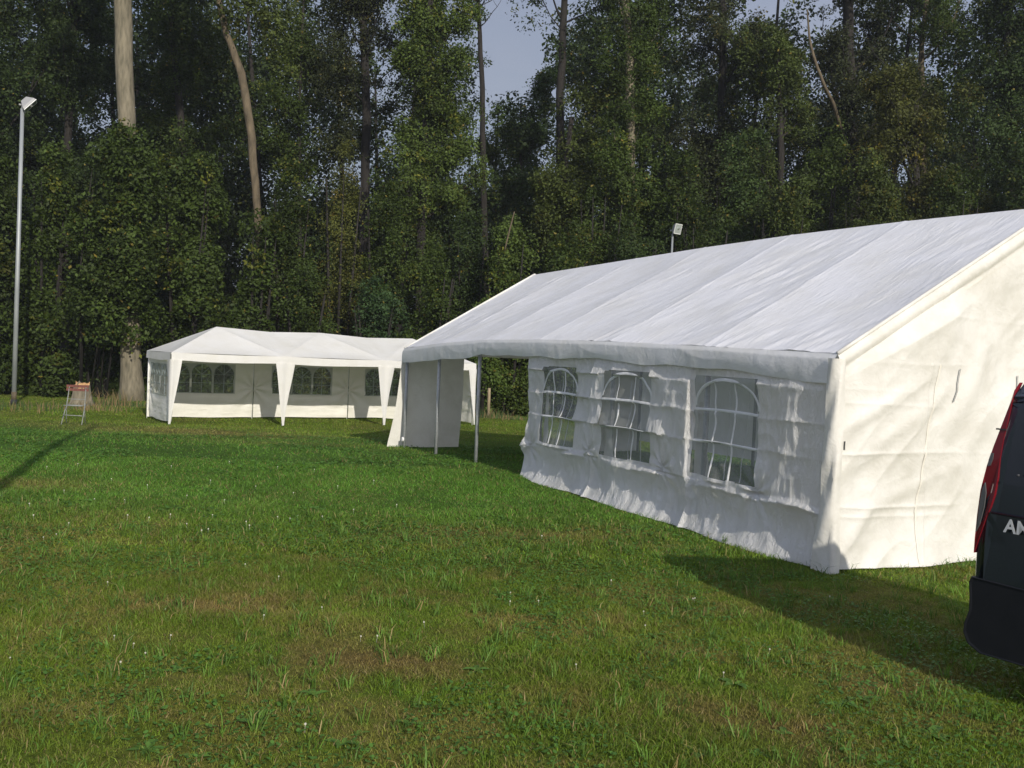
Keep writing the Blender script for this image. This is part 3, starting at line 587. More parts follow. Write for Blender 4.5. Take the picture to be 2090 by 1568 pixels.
# walls with triple arched windows
def gwall(o0, d0, ln, nrm, w0, w1, seed, name='wall_panel', h0=.03):
    nn, mm = 150, 90; A, Zf = np.meshgrid(np.linspace(0, ln, nn), np.linspace(0, 1, mm), indexing='ij')
    g_ = np.array([ggz(o0[0]+d0[0]*a_, o0[1]+d0[1]*a_) for a_ in np.linspace(0, ln, nn)])[:, None] + h0
    hem = .05*np.sin(np.pi*A/ln)*0 + .03*vnoise(A, A*0, .6, seed); Zq = g_+hem + (EH-.06-g_-hem)*Zf
    # pleats pulled towards the tie points half way up both ends
    off = 0
    for xe in (0, ln):
        dx = np.abs(A-xe); dz = Zq-.85; ang = np.arctan2(dz, dx+.02); rad = np.hypot(dx, dz)
        off = off + .035*np.sin(ang*9+seed)*np.exp(-rad/.55)*np.clip(rad/.1, 0, 1)
    off = off + .05*(vnoise(A*.5, Zq*1.6, .35, seed+1)-.5) + .03*(vnoise(A, Zq, .9, seed+2)-.5) + .012*ridged(A*.4, Zq, .13, seed+3)*np.clip((.6-Zq)/.3, 0, 1)
    def P3(A_, Z_, o_): return np.stack([o0[0]+d0[0]*A_+nrm[0]*o_, o0[1]+d0[1]*A_+nrm[1]*o_, Z_+0*A_], -1)
    ac = (A[:-1, :-1]+A[1:, 1:])/2; zc = (Zq[:-1, :-1]+Zq[1:, 1:])/2; msk = np.zeros_like(ac, bool)
    cw = (w1-w0)/3; zb, zs, = .70, 1.22; cells = [(w0+cw*k, w0+cw*(k+1)) for k in range(3)]
    for (c0, c1) in cells:
        m_ = (c0+c1)/2; r_ = cw/2-.025
        msk |= (np.abs(ac-m_) < r_) & (zc > zb) & ((zc < zs) | (((ac-m_)/r_)**2 + ((zc-zs)/.30)**2 < 1))
    wl = MB().quadgrid(P3(A, Zq, off), mask=msk).build(name, M['gazebo_wall'], gaz, True)
    Af, Zf2 = np.meshgrid(np.linspace(w0, w1, 8), np.linspace(zb-.02, zs+.31, 8), indexing='ij')
    win = MB().quadgrid(P3(Af, Zf2, Af*0+.02)).build('window', M['film_far'], wl, True)
    mb = MB()
    for (c0, c1) in cells:
        m_ = (c0+c1)/2; r_ = cw/2-.025
        segs = [((m_, zb), (m_, zs+.29)), ((c0, .98), (c1, .98)), ((c0, zs), (c1, zs)), ((m_, zs), (m_-r_*.75, zs+.2)), ((m_, zs), (m_+r_*.75, zs+.2))]
        for (p, q) in segs:
            pts = [tuple(P3(np.array(p[0]+(q[0]-p[0])*k), np.array(p[1]+(q[1]-p[1])*k), np.array(-.015))) for k in (0, .5, 1)]
            mb.tube(pts, .010, 4)
        mb.tube([tuple(P3(np.array(m_-r_*math.cos(a)), np.array(zs+.30*math.sin(a)), np.array(-.015))) for a in np.linspace(0, math.pi, 12)], .012, 4)
    mb.build('muntin', M['muntin_far'], win)
    return wl
for i in range(3): gwall((i*BAY+.02, GW-.06), (1, 0), BAY-.04, (0, -1), .52, 2.42, 140+i*7)
gwall((.06, .04), (0, 1), GW-.1, (-1, 0), .6, 2.4, 170, h0=.06)
gwall((GL-.06, .04), (0, 1), GW-.1, (1, 0), .6, 2.4, 180, h0=.05)

# ------------------------------------------------------------------ floodlight poles
def floodlight(base, hgt, rad, yaw, tilt, label, size=.42, sleeve_=True):
    t_ = tag(empty('floodlight_pole', tuple(base), yaw), label, 'floodlight', 'floodlight poles round the meadow')
    MB().tube([(0, 0, -.05), (0, 0, hgt*.5), (0, 0, hgt)], [rad*1.12, rad, rad*.82], 16).build('pole', M['zinc'], t_, True)
    if sleeve_:
        MB().tube([(0, 0, -.02), (0, 0, .16)], rad*1.45, 16).build('base_sleeve', M['rubber'], t_, True)
        MB().tube([(0, 0, .16), (0, 0, .40)], rad*1.16, 16).build('rust_band', M['bark2'], t_, True)
    MB().tube([(0, 0, hgt), (0, 0, hgt+.12)], rad*.45, 10).tube([(-.10, 0, hgt+.12), (.12, 0, hgt+.12)], .03, 8).build('bracket', M['lampcase'], t_)
    R = Matrix.Rotation(tilt, 3, 'Y'); c = Vector((.16, 0, hgt+.17)); s = size
    # housing: tapered box, narrow at the back, wide at the glass
    ring = []
    for (dx, hy, hz) in ((-.42, .22, .16), (-.40, .28, .24), (.0, .52, .50), (.16, .56, .54)):
        ring.append([tuple(c + R @ Vector((dx*s, y*s, z*s))) for y, z in ((-hy, -hz), (hy, -hz), (hy, hz), (-hy, hz))])
    mb = MB(); mb.quadgrid(np.array(ring), close=True); mb.f.append((0, 1, 2, 3)); mb.build('housing', M['lampcase'], t_, bevel=.006)
    mb = MB(); rg = [[tuple(c + R @ Vector((dx*s, y*s*k, z*s*k))) for y, z in ((-.56, -.54), (.56, -.54), (.56, .54), (-.56, .54))] for dx, k in ((.16, 1.0), (.21, 1.04), (.21, .92))]
    mb.quadgrid(np.array(rg), close=True).build('rim', M['whitesteel'], t_)
    mb = MB(); mb.v = [tuple(c + R @ Vector((.19*s, y*s, z*s))) for y, z in ((-.52, -.50), (.52, -.50), (.52, .50), (-.52, .50))]; mb.f = [(0, 1, 2, 3)]; mb.build('glass', M['lampglass'], t_)
    mb = MB()
    for k in range(4): mb.box(tuple(c + R @ Vector((-.1*s+.07*s*k, 0, 0))), (.012, s*(.86+.09*k), s*(.72+.09*k)), R)
    mb.build('cooling_fin', M['lampcase'], t_)
    MB().tube([tuple(c + R @ Vector((.22*s, -.10*s, .02))), tuple(c + R @ Vector((.22*s, .10*s, .02)))], .035, 10).build('glint_tube', M['glint'], t_)  # shiny tube added before the glass to make a sun glint
    return t_
lb = on_ground(28, 826); lt = at(33, 222, lb[1])
floodlight(lb, lt[2]-lb[2], .066, math.radians(24), math.radians(42), 'tall grey floodlight pole by the hedge at the left, lamp turned away', .44)
Q1, Q2 = on_ground(0, 985), on_ground(195, 868); Bp = Q1 - (Q2-Q1)*.58; tk = 9.0/math.tan(math.radians(SUN_EL))
Tp = np.array([Q2[0]+tk*math.sin(math.radians(SUN_AZ)), Q2[1]-tk*math.cos(math.radians(SUN_AZ)), 9.0])
lt_ = tag(empty('shadow_trunk', (0, 0, 0)), 'unseen slender leaning trunk outside the left edge, added to cast the lawn shadow', 'tree')  # unseen trunk, added and leaned so that its shadow crosses the lawn
pl = [tuple(Bp*(1-q)+Tp*q + np.array([.10*math.sin(q*3), 0, 0])) for q in (0, .2, .4, .6, .8, 1)]; pl[0] = (pl[0][0], pl[0][1], -.1)
MB().tube(pl, [.11, .09, .085, .08, .07, .05], 10).build('trunk', M['bark2'], lt_, True)
p2 = at(1373, 478, 33.5); g2 = gz(p2[0], 33.5)
floodlight((p2[0], 33.5, g2), p2[2]-g2, .040, math.radians(-48), math.radians(14), 'grey floodlight on a thin pole rising behind the marquee roof', .30, False)

# ------------------------------------------------------------------ folding chair, stump, post
cp = on_ground(152, 866); ch = tag(empty('folding_chair', tuple(cp), math.radians(8)), 'old folding garden chair with grey tube frame and two red-brown back slats', 'chair')
M['chairtube'] = noisy(mat('chair_tube', rough=.6), (.16, .17, .16), (.26, .27, .26), 20)
def tb(name, pts, r, m=None): return MB().tube(pts, r, 8).build(name, m or M['chairtube'], ch, True)
w = .21
for s_ in (-1, 1):
    tb('back_frame', [(s_*w, .10, .02+.0), (s_*(w-.01), .04, .42), (s_*(w-.025), .18, .90)], .010)
    tb('leg', [(s_*(w+.015), -.24, .0), (s_*(w+.0), .0, .36), (s_*(w-.015), .16, .46)], .010)
tb('seat_rail', [(-w, -.16, .44), (w, -.16, .44)], .010); tb('seat_rail', [(-w, .10, .44), (w, .10, .44)], .008)
tb('cross_bar', [(-w, -.17, .22), (w, -.17, .21)], .010); tb('cross_bar', [(-w, .09, .58), (w, .09, .58)], .008)
for z in (.80, .88): MB().box((.0, .155+(z-.8)*.2, z), (.50, .018, .062)).build('back_slat', M['wood'], ch, bevel=.004)
sp = on_ground(166, 828); st = tag(empty('tree_stump', tuple(sp)), 'broken tree stump with a fresh orange cut top behind the folding chair', 'stump')
ang = np.linspace(0, 2*np.pi, 28, endpoint=False); rows = []
for z, r0 in ((-.05, .44), (.06, .37), (.2, .31), (.36, .275), (.55, .245), (.68, .22)):
    r = r0*(1+.10*np.sin(ang*5+z)+.06*np.sin(ang*11+2)); rows.append(np.stack([r*np.cos(ang), r*np.sin(ang), z + (.08*np.sin(ang*3)+.05*np.sin(ang*7) if z > .6 else 0*ang)], -1))
MB().quadgrid(np.array(rows), close=True).build('trunk', M['bark'], st, True)
rows2 = [rows[-1]*np.array([1, 1, 1])]; top = rows[-1]
for k in (.86, .5, .1): rr_ = top.copy(); rr_[:, 0] *= k; rr_[:, 1] *= k; rr_[:, 2] = .70 + .03*np.sin(ang*4+k*9) - .10*(1-k)*0; rows2.append(rr_)
MB().quadgrid(np.array(rows2), close=True).build('cut_face', M['cutwood'], st)
mb = MB(); mb.v = [(.02, -.262, .52), (.13, -.235, .47), (.20, -.19, .70), (.02, -.25, .73), (-.04, -.262, .64)]; mb.f = [(0, 1, 2, 3, 4)]; ss = mb.build('split_wood', M['cutwood'], st)
sm_ = ss.modifiers.new('solid', 'SOLIDIFY'); sm_.thickness = .02
pp = on_ground(996, 853); po = MB(); po.tube([(0, 0, -.1), (.006, 0, .5), (.0, 0, 1.02)], [.058, .052, .050], 10)
o = po.build('fence_post', M['postwood'], smooth=True); o.location = pp; tag(o, 'weathered wooden fence post standing in front of the hedge', 'post')
# dry stalks at the foot of the pale trunk
def stalks(cx, cy, n, spread, h, seed, dry=.8):
    r = np.random.default_rng(seed); x = cx + r.normal(0, spread, n); y = cy + r.normal(0, spread*.5, n); z = ground(x, y); hh = h*(.4+.7*r.random(n)); a = r.random(n)*6.28
    l = np.stack([np.cos(a), np.sin(a)*.5, np.zeros(n)], 1)*(hh*r.random(n)*.7)[:, None]; base = np.stack([x, y, z], 1); wv = np.array([.009, 0, 0]); up = np.array([0, 0, 1])*hh[:, None]
    m1 = base+l*.3+up*.6+wv*.7; m2 = base+l*.3+up*.6-wv*.7; V = np.stack([base-wv, base+wv, m1, m2, m2, m1, base+l+up+wv*.1, base+l+up-wv*.1], 1).reshape(-1, 3)
    c = np.where(r.random(n)[:, None] < dry, np.array([.21, .155, .075]), np.array([.06, .10, .03]))*(.5+.8*r.random(n))[:, None]
    return V, np.repeat(c, 2, 0)
Vs, Cs = [], []
for (px, py, n, sp_, h, s) in ((228, 828, 130, .5, .55, 1), (285, 830, 200, .6, .25, 2), (190, 838, 120, .6, .22, 3), (100, 832, 160, 1.2, .22, 4), (1000, 853, 120, .4, .35, 5), (20, 838, 120, .8, .3, 6), (1045, 856, 260, .9, .16, 8)):
    q = on_ground(px, py); a, c_ = stalks(q[0], q[1], n, sp_, h, s, .25 if px > 900 else (.75 if 180 < px < 260 else .35)); Vs.append(a); Cs.append(c_)
tag(obj('dry_grass', fast_mesh('dry_grass', np.vstack(Vs), 4, np.vstack(Cs)), M['straw']), 'dry straw-coloured stalks and rough grass along the wood edge', 'dry grass', kind='stuff')

# ------------------------------------------------------------------ dark van
RC = np.array([2.69, 5.72]); fa = math.radians(62); VF = np.array([.49, -.872]); VF /= np.linalg.norm(VF); VWv = np.array([-VF[1], VF[0]])  # VWv: across, away from camera
if VWv @ np.array([1, .5]) < 0: VWv = -VWv
van = tag(empty('parked_van', (RC[0], RC[1], 0)), 'dark blue-black van at the right edge, seen from its rear corner with red tail light', 'van')
def lean(z): return .10*np.clip(z-1.0, 0, 1)**1.3 + 1.2*np.clip(z-1.69, 0, 1)
def side_sz(px, py):
    d = ray(px, py); off = 0
    for _ in range(8):
        # plane: (p - RC - VWv*off).VWv = 0
        o2 = np.array([0, 0]); t = (RC @ VWv + off)/(d[:2] @ VWv); p = d*t; z = EYE + p[2]; off = float(lean(z))
    return float((p[:2]-RC) @ VF), float(z)
def VP(s, y, z): q = VF*s + VWv*y; return (q[0], q[1], z)
VWID = 1.62
sil = [side_sz(*q) for q in ((2092, 776), (2077, 795), (2060, 830), (2046, 868), (2030, 910), (2016, 950), (2004, 1000), (1996, 1050), (1991, 1100), (1988, 1150), (1987, 1180))]
print('van silhouette', [tuple(round(k, 3) for k in q) for q in sil])
ztop = 1.74
prof = [(sil[-1][0]+.005, .42)] + sil[::-1] + [(sil[0][0]+.03, 1.72), (sil[0][0]+.26, ztop), (2.2, ztop+.02), (3.3, ztop-.02), (4.05, 1.30), (4.75, 1.05), (4.85, .75), (4.85, .42)]
pc = np.array(prof); 
def body_ring(y, ins):
    out = []; n = len(pc)
    for i in range(n):
        a, b_ = pc[i-1], pc[(i+1) % n]; tg = b_-a; tg /= np.linalg.norm(tg)+1e-9; nr = np.array([-tg[1], tg[0]])
        if nr @ (np.array([2.2, 1.1])-pc[i]) < 0: nr = -nr
        p = pc[i] + nr*ins; l = float(lean(p[1])); p = p + np.array([.55*(max(0, y)/VWID)**1.4*float(np.clip((p[1]-.7)/.6, 0, 1)) if p[0] < .9 else 0, 0]); yy = y + (l if y < VWID/2 else -l); out.append(VP(p[0], yy, p[1]))
    return out
rings = [body_ring(y, i) for y, i in ((0.0, .06), (.0, .025), (.004, .012), (.012, .004), (.03, 0), (VWID-.08, 0), (VWID-.035, .008), (VWID-.012, .025), (VWID, .055), (VWID, .10))]
mb = MB(); mb.quadgrid(np.array(rings), close=True); n_ = len(prof); mb.f.append(tuple(range(n_))); mb.f.append(tuple(9*n_+k for k in range(n_))[::-1])
mb.build('body', M['paint'], van, False, .0)
for p_ in bpy.data.objects['body'].data.polygons: p_.use_smooth = len(p_.vertices) == 4
# bumper: lower rear skirt, stands proud and runs along the sill
bs = [side_sz(*q) for q in ((1984, 1176), (1979, 1186), (1980, 1215), (1979, 1245), (1969, 1272), (1967, 1290), (1975, 1312), (2000, 1334), (2045, 1347))]
def bump_ring(y, ins):
    out = []
    pr = bs + [(1.4, .24), (1.4, bs[0][1]-.02)]
    cx, cz = .6, .5
    for (s_, z) in pr: out.append(VP(s_ + (ins if s_ < .6 else 0), y, z + (-ins*.6 if z > cz else ins*.6)))
    return out
br_ = [bump_ring(y, i) for y, i in ((-.008, .02), (-.012, .008), (-.010, .003), (-.004, 0), (.1, 0), (VWID-.1, 0), (VWID+.03, .01), (VWID+.03, .05))]
mb = MB(); mb.quadgrid(np.array(br_), close=True); k = len(br_[0]); mb.f.append(tuple(range(k))); mb.f.append(tuple(7*k+q for q in range(k))[::-1]); mb.build('bumper', M['bumper'], van)
# side mouldings
def side_poly(pts, name, m, y=-.004, parent=None, thick=.012):
    sz = [side_sz(*q) for q in pts]; n = len(sz); mb = MB()
    for d_ in (0, thick): mb.v += [VP(s_, y - (0 if d_ else .0) + d_ + float(lean(z)), z) for s_, z in sz]
    mb.f = [tuple(range(n))] + [tuple(n+k for k in range(n))[::-1]] + [(k, (k+1) % n, n+(k+1) % n, n+k) for k in range(n)]
    return mb.build(name, m, parent or van)
tl = side_poly([(2083, 781), (2072, 797), (2061, 830), (2047, 866), (2030, 910), (2016, 950), (2003, 1000), (1996, 1050), (1991, 1100), (1989, 1128), (2002, 1092), (2013, 1060), (2023, 1035), (2031, 1010), (2038, 975), (2043, 935), (2050, 895), (2060, 855), (2068, 815)], 'tail_light', M['redlens'], -.008, thick=.03)
side_poly([(2013, 985), (2007, 1000), (2002, 1030), (1998, 1060), (1994, 1085), (2002, 1070), (2011, 1035), (2015, 1005)], 'reversing_lens', M['clearlens'], -.014, tl, .01)
side_poly([(2026, 924), (2021, 938), (2018, 952), (2024, 950), (2029, 938), (2031, 925)], 'indicator_lens', M['clearlens'], -.014, tl, .01)
side_poly([(2036, 874), (2056, 876), (2057, 879), (2036, 877)], 'lens_divider', M['rubber'], -.014, tl, .01)
# sheet metal crease, window and handle on the side
def rail(pts, name, m, r): 
    return MB().tube([VP(s_, y, z) for s_, y, z in pts], r, 8).build(name, m, van, True)
c1 = side_sz(2023, 1046); rail([(c1[0], -.001, c1[1]), (1.0, -.001, c1[1]-.005), (4.3, -.001, c1[1]-.02)], 'side_crease', M['paint'], .007)
h_ = side_sz(2079, 970); rail([(h_[0], -.012+float(lean(h_[1])), h_[1]), (h_[0]+.012, -.012+float(lean(h_[1])), h_[1])], 'door_stud', M['clearlens'], .006)
for (s0, s1) in ((.62, 1.75), (1.85, 2.75)):
    mb = MB(); q = [(s0, 1.22), (s1, 1.22), (s1, 1.70), (s0, 1.70)]; mb.v = [VP(s_, float(lean(z))-.006, z) for s_, z in q]; mb.f = [(0, 1, 2, 3)]; mb.build('side_window', M['vanglass'], van)
# rear window on the tailgate face
sr = np.interp([1.15, 1.62], [z for s_, z in sil[::-1]], [s_ for s_, z in sil[::-1]])
tw_ = lambda y, z: .55*(y/VWID)**1.4*float(np.clip((z-.7)/.6, 0, 1)) - .012
mb = MB(); mb.quadgrid(np.array([[VP(sr[k]+tw_(y, z), y, z) for y in np.linspace(.25, VWID-.25, 9)] for k, z in ((0, 1.15), (1, 1.60))])); mb.f = [tuple(f) for f in mb.f]; mb.build('rear_window', M['vanglass'], van)
for s_ in (1.15, 3.95):
    for y in (.10, VWID-.10):
        wl_ = MB().tube([VP(s_, y-.11, .32), VP(s_, y+.11, .32)], .32, 32).build('wheel', M['rubber'], van, False, .02)
        MB().tube([VP(s_, y-.115 if y < 1 else y+.115, .32), VP(s_, y-.12 if y < 1 else y+.12, .32)], .20, 24).build('rim', M['lampcase'], wl_)
# lettering on the side
tx = bpy.data.curves.new('lettering', 'FONT'); tx.body = 'AM'; a0 = side_sz(2049, 1085); a1 = side_sz(2053, 1059); tx.size = (a1[1]-a0[1])/.70*1.02; tx.extrude = .0006; tx.offset = .0022; tx.shear = .06; tx.space_character = 1.0
tmp = bpy.data.objects.new('lettering_curve', tx); COL.objects.link(tmp); bpy.context.view_layer.update()
lm_ = bpy.data.meshes.new_from_object(tmp.evaluated_get(bpy.context.evaluated_depsgraph_get())); bpy.data.objects.remove(tmp)
lm_.name = 'lettering'; lm_.materials.clear(); to = obj('lettering', lm_, M['lettering'], van)
R3 = Matrix(((VF[0], 0, -VWv[0]), (VF[1], 0, -VWv[1]), (0, 1, 0))); to.matrix_local = Matrix.Translation(VP(a0[0]+.002, -.006+float(lean(a0[1])), a0[1])) @ R3.to_4x4()

# ------------------------------------------------------------------ wood edge: trees, bushes, backing woodland
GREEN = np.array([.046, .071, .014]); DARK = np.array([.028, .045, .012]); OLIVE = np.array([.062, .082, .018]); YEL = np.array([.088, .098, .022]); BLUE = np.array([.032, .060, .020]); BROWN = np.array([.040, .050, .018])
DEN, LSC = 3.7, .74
def foliage(blobs, dens, leaf, col, seed, nleaf=38, rc=.42, fill=.45, gap=.35, var=.38, droop=.35, clump=.9):
    r = np.random.default_rng(seed); VV = []; CC = []; dens = dens*DEN; leaf = leaf*LSC; col = np.array(col)*1.25
    B = np.array(blobs, float); area = 4*np.pi*(B[:, 3]*B[:, 4]+B[:, 3]*B[:, 5]+B[:, 4]*B[:, 5])/3
    cnt = np.maximum(3, (area*dens).astype(int)); idx = np.repeat(np.arange(len(B)), cnt); n = len(idx)
    d = r.normal(size=(n, 3)); d /= np.linalg.norm(d, axis=1)[:, None]; rad = fill + (1.08-fill)*r.random(n)**.6
    c = B[idx, :3] + d*B[idx, 3:6]*rad[:, None]
    nv_ = vnoise(c[:, 0]*1.0+c[:, 1]*.5, c[:, 2], 1.1, seed % 97+200); n2_ = vnoise(c[:, 0]*1.0-c[:, 1]*.6, c[:, 2]*1.5, .62, seed % 97+230); k = ((nv_ > gap*.72) & (n2_ > gap*clump)) | (r.random(n) > .90); k &= c[:, 2] > ground(c[:, 0], c[:, 1])+.15
    c, d = c[k], d[k]; n = len(c)
    if n == 0: return None
    nd = d*np.array([.8, .8, .5]) + np.array([0, 0, .75]) + r.normal(size=(n, 3))*.25; nd /= np.linalg.norm(nd, axis=1)[:, None]
    ccol = (1 + var*2*(r.random(n)-.5))[:, None]*np.array(col) * (1 + .35*(vnoise(c[:, 0], c[:, 2], 1.6, seed % 89+300)-.5))[:, None]
    warm = r.random(n) < .04; ccol[warm] = ccol[warm]*np.array([1.8, 1.3, .9])
    ci = np.repeat(np.arange(n), nleaf); N_ = len(ci); rs = rc*(.6+.7*r.random(n))[ci]
    e1 = np.cross(nd, np.array([.3, .9, .1])); e1 /= np.linalg.norm(e1, axis=1)[:, None]; e2 = np.cross(nd, e1)
    a = r.random(N_)*2*np.pi; q = np.sqrt(r.random(N_)); lx = q*np.cos(a)*rs; ly = q*np.sin(a)*rs; lz = r.normal(size=N_)*.22*rs - droop*q*q*rs
    p = c[ci] + e1[ci]*lx[:, None] + e2[ci]*ly[:, None] + nd[ci]*lz[:, None]*.6 + np.array([0, 0, 1])*(lz*.6)[:, None]
    ln = nd[ci]*.9 + r.normal(size=(N_, 3))*.55; ln /= np.linalg.norm(ln, axis=1)[:, None]
    t1 = r.normal(size=(N_, 3)) + (e1[ci]*np.cos(a)[:, None]+e2[ci]*np.sin(a)[:, None])*.8; t1 -= ln*np.sum(t1*ln, 1)[:, None]; t1 /= np.linalg.norm(t1, axis=1)[:, None]; t2 = np.cross(ln, t1)
    s = leaf*(.6+.7*r.random(N_)); L_ = t1*(s*.62)[:, None]; W_ = t2*(s*.36)[:, None]
    V = np.stack([p-L_, p-L_*.1+W_, p+L_, p-L_*.1-W_], 1).reshape(-1, 3)
    lc = ccol[ci]*(.80+.40*r.random(N_))[:, None]; y_ = r.random(N_) < .007; lc[y_] = np.array([.19, .15, .03])*(.6+.6*r.random(y_.sum()))[:, None]
    return V, lc
def trunk_mb(path, rad, seed, n=12, flare=True):
    r = random.Random(seed); pts = []; rr_ = []; P = [Vector(p) for p in path]
    for i in range(len(P)-1):
        for k in range(5):
            q = k/5; p = P[i].lerp(P[i+1], q); f = (i+q)/(len(P)-1); pts.append(p+Vector((r.uniform(-1, 1), r.uniform(-1, 1), 0))*rad[0]*.10); rr_.append(np.interp(f*(len(rad)-1), range(len(rad)), rad))
    pts.append(P[-1]); rr_.append(rad[-1])
    if flare: rr_[0] *= 1.35; rr_[1] *= 1.1
    return MB().tube(pts, rr_, n)
def limb(mb, p0, d, ln, r0, r, tips, depth=0):
    pts = [p0]; dd = d.normalized(); n = 5
    for i in range(n):
        dd = (dd + Vector((r.uniform(-.3, .3), r.uniform(-.3, .3), r.uniform(-.05, .30)))).normalized(); pts.append(pts[-1] + dd*ln/n)
    mb.tube(pts, list(np.linspace(r0, r0*.3, n+1)), 5, False)
    for p in pts[2:]: tips.append(p)
    if depth < 2:
        for k in range(3 if depth == 0 else 2):
            q = pts[r.randint(2, n)]; a = (dd + Vector((r.uniform(-1, 1), r.uniform(-1, 1), r.uniform(-.3, .6)))).normalized(); limb(mb, q, a, ln*r.uniform(.35, .6), r0*.45, r, tips, depth+1)
def pxr(px, Y): return px*Y/F
allleaves = 0
def add_crown(root, blobs, dens, leaf, col, seed, **kw):
    global allleaves
    q = foliage(blobs, dens, leaf, col, seed, **kw)
    if q is None: return
    allleaves += len(q[1]); obj('crown', fast_mesh('crown', q[0], 4, q[1]), M['leaf'], root)
def tree(name, label, px, Y, hw, ytop, ybot, col, seed, dens=1.2, trunkpx=None, trad=(.22, .10), bark='bark_dark', leaf=.135, sparse=0, extra=None, limbs=9, gap=.35, top=None, nleaf=38, rc=.42):
    r = random.Random(seed); bx = at(px if trunkpx is None else trunkpx[0][0], 800, Y)[0]; g_ = gz(bx, Y)
    root = tag(empty(name, (0, 0, 0)), label, 'tree'); cx = at(px, 400, Y)[0]; w = pxr(hw*1.12, Y)
    z1 = at(px, ytop, Y)[2]; z0 = max(g_+.3, at(px, ybot, Y)[2])
    if trunkpx is None: path = [(bx, Y, g_-.2), (bx+r.uniform(-.3, .3), Y, g_+z1*.35), (cx+r.uniform(-.5, .5), Y, g_+z1*.7), (cx, Y, z1-.5)]
    else: path = [(bx, Y, g_-.2)] + [tuple(at(a, b_, Y)) for a, b_ in trunkpx[1:]]
    trunk_mb(path, trad, seed).build('trunk', M[bark], root, True)
    lm = MB(); tips = []
    for k in range(limbs):
        f = r.random(); z = z0+(z1-z0)*f*.85; i = 0
        while i < len(path)-2 and path[i+1][2] < z: i += 1
        q = (z-path[i][2])/max(.1, path[i+1][2]-path[i][2]); q = min(1, max(0, q)); p = Vector(path[i]).lerp(Vector(path[i+1]), q)
        a = r.uniform(0, 6.28); limb(lm, p, Vector((math.cos(a), math.sin(a)*.8, r.uniform(.4, 1.3))), w*r.uniform(.8, 1.5), trad[-1]*r.uniform(.35, .8), r, tips)
    if limbs: lm.build('branches', M[bark], root, True)
    blobs = []
    if not sparse:
        zc = z0
        while zc < z1:
            f = (zc-z0)/(z1-z0); ww = w*(.75+.35*math.sin(math.pi*min(1, f*1.05)+.2))*r.uniform(.8, 1.15)
            for _ in range(2):
                rb = ww*r.uniform(.42, .66); a = r.uniform(0, 6.28); off = (ww-rb)*r.uniform(.3, 1)
                blobs.append((cx+math.cos(a)*off, Y+math.sin(a)*off*.9, zc+r.uniform(-.5, .5)*ww, rb, rb*1.0, rb*r.uniform(.6, .95)))
            zc += ww*.62
    for p in tips[::(2 if sparse < 2 else 3)]:
        rb = r.uniform(.3, .6); 
        if z0-1 < p.z < z1+1: blobs.append((p.x, p.y, p.z, rb, rb, rb*.6))
    for (a, b_, c_) in (extra or []): q = at(a, b_, Y); rb = pxr(c_, Y); blobs.append((q[0], Y, q[2], rb, rb, rb*.8))
    add_crown(root, blobs, dens, leaf, col, seed, gap=gap, nleaf=nleaf, rc=rc); return root
def bush(label, px, Y, hw, ytop, col, seed, dens=1.4, leaf=None, name='bush', cat='bush', ybot=860, gap=.3, taper=.35, nleaf=40):
    leaf = leaf or (.165 if name == 'hazel_bush' else .095 if name == 'hornbeam' else .125)
    if name == 'hazel_bush': dens *= .85
    r = random.Random(seed); c = at(px, 700, Y); g_ = gz(c[0], Y); root = tag(empty(name, (0, 0, 0)), label, cat); w = pxr(hw, Y); z1 = at(px, ytop, Y)[2]; z0 = max(g_, at(px, ybot, Y)[2])
    mb = MB()
    low = ybot >= 860
    for k in range(5 if low else 3):
        a = r.uniform(0, 6.28); ox = 0 if low else -1.4; mb.tube([(c[0]+ox+.2*math.cos(a), Y+(0 if low else 1.2)+.2*math.sin(a), g_-.1), (c[0]+ox*.4+w*.35*math.cos(a), Y+w*.3*math.sin(a), g_+(z1-g_)*.5), (c[0]+w*.5*math.cos(a), Y+w*.4*math.sin(a), g_+(z1-g_)*.85)], [.07, .05, .015] if low else [.035, .03, .012], 6)
    mb.build('stems', M['bark_dark'], root, True)
    blobs = []; zc = z0+.2
    while zc < z1:
        f = (zc-z0)/(z1-z0); ww = w*(1-taper*f**2.2)*r.uniform(.85, 1.12)
        for _ in range(3):
            rb = ww*r.uniform(.34, .55); a = r.uniform(0, 6.28); off = (ww-rb)*r.uniform(.4, 1)
            blobs.append((c[0]+math.cos(a)*off, Y+math.sin(a)*off*.8, zc+r.uniform(-.3, .3)*ww, rb, rb, rb*r.uniform(.55, .9)))
        zc += ww*.5
    add_crown(root, blobs, dens, leaf, col, seed, gap=gap, nleaf=nleaf, clump=1.0, droop=.6); return root

# tall trees (pixel columns are only used to find where each one stands)
tree('pale_trunk_tree', 'tall tree with a thick pale grey trunk left of the gazebo', 250, 35.2, 170, -700, -90, DARK, 11, trunkpx=[(268, 822), (268, 640), (262, 300), (250, 0), (243, -250), (240, -500)], trad=(.40, .31, .30, .30, .29, .2), bark='bark', limbs=8)
tree('leaning_trunk_tree', 'tree with a bare brown trunk that forks and leans left above the gazebo', 470, 37.5, 105, -500, 5, OLIVE*.8, 12, trunkpx=[(545, 850), (540, 600), (523, 400), (510, 250), (493, 150), (462, 70), (430, -80), (420, -350)], trad=(.18, .16, .145, .155, .15, .12, .10, .06), bark='bark2', limbs=10, extra=[(570, 90, 42), (560, 30, 50), (590, 130, 30)])
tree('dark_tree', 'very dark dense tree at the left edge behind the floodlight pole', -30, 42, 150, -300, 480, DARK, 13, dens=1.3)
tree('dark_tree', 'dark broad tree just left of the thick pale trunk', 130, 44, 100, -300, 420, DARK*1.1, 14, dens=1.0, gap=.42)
tree('green_tree', 'deep green tree between the pale trunk and the leaning trunk', 360, 44, 105, -300, 520, GREEN*.75, 15, dens=1.3)
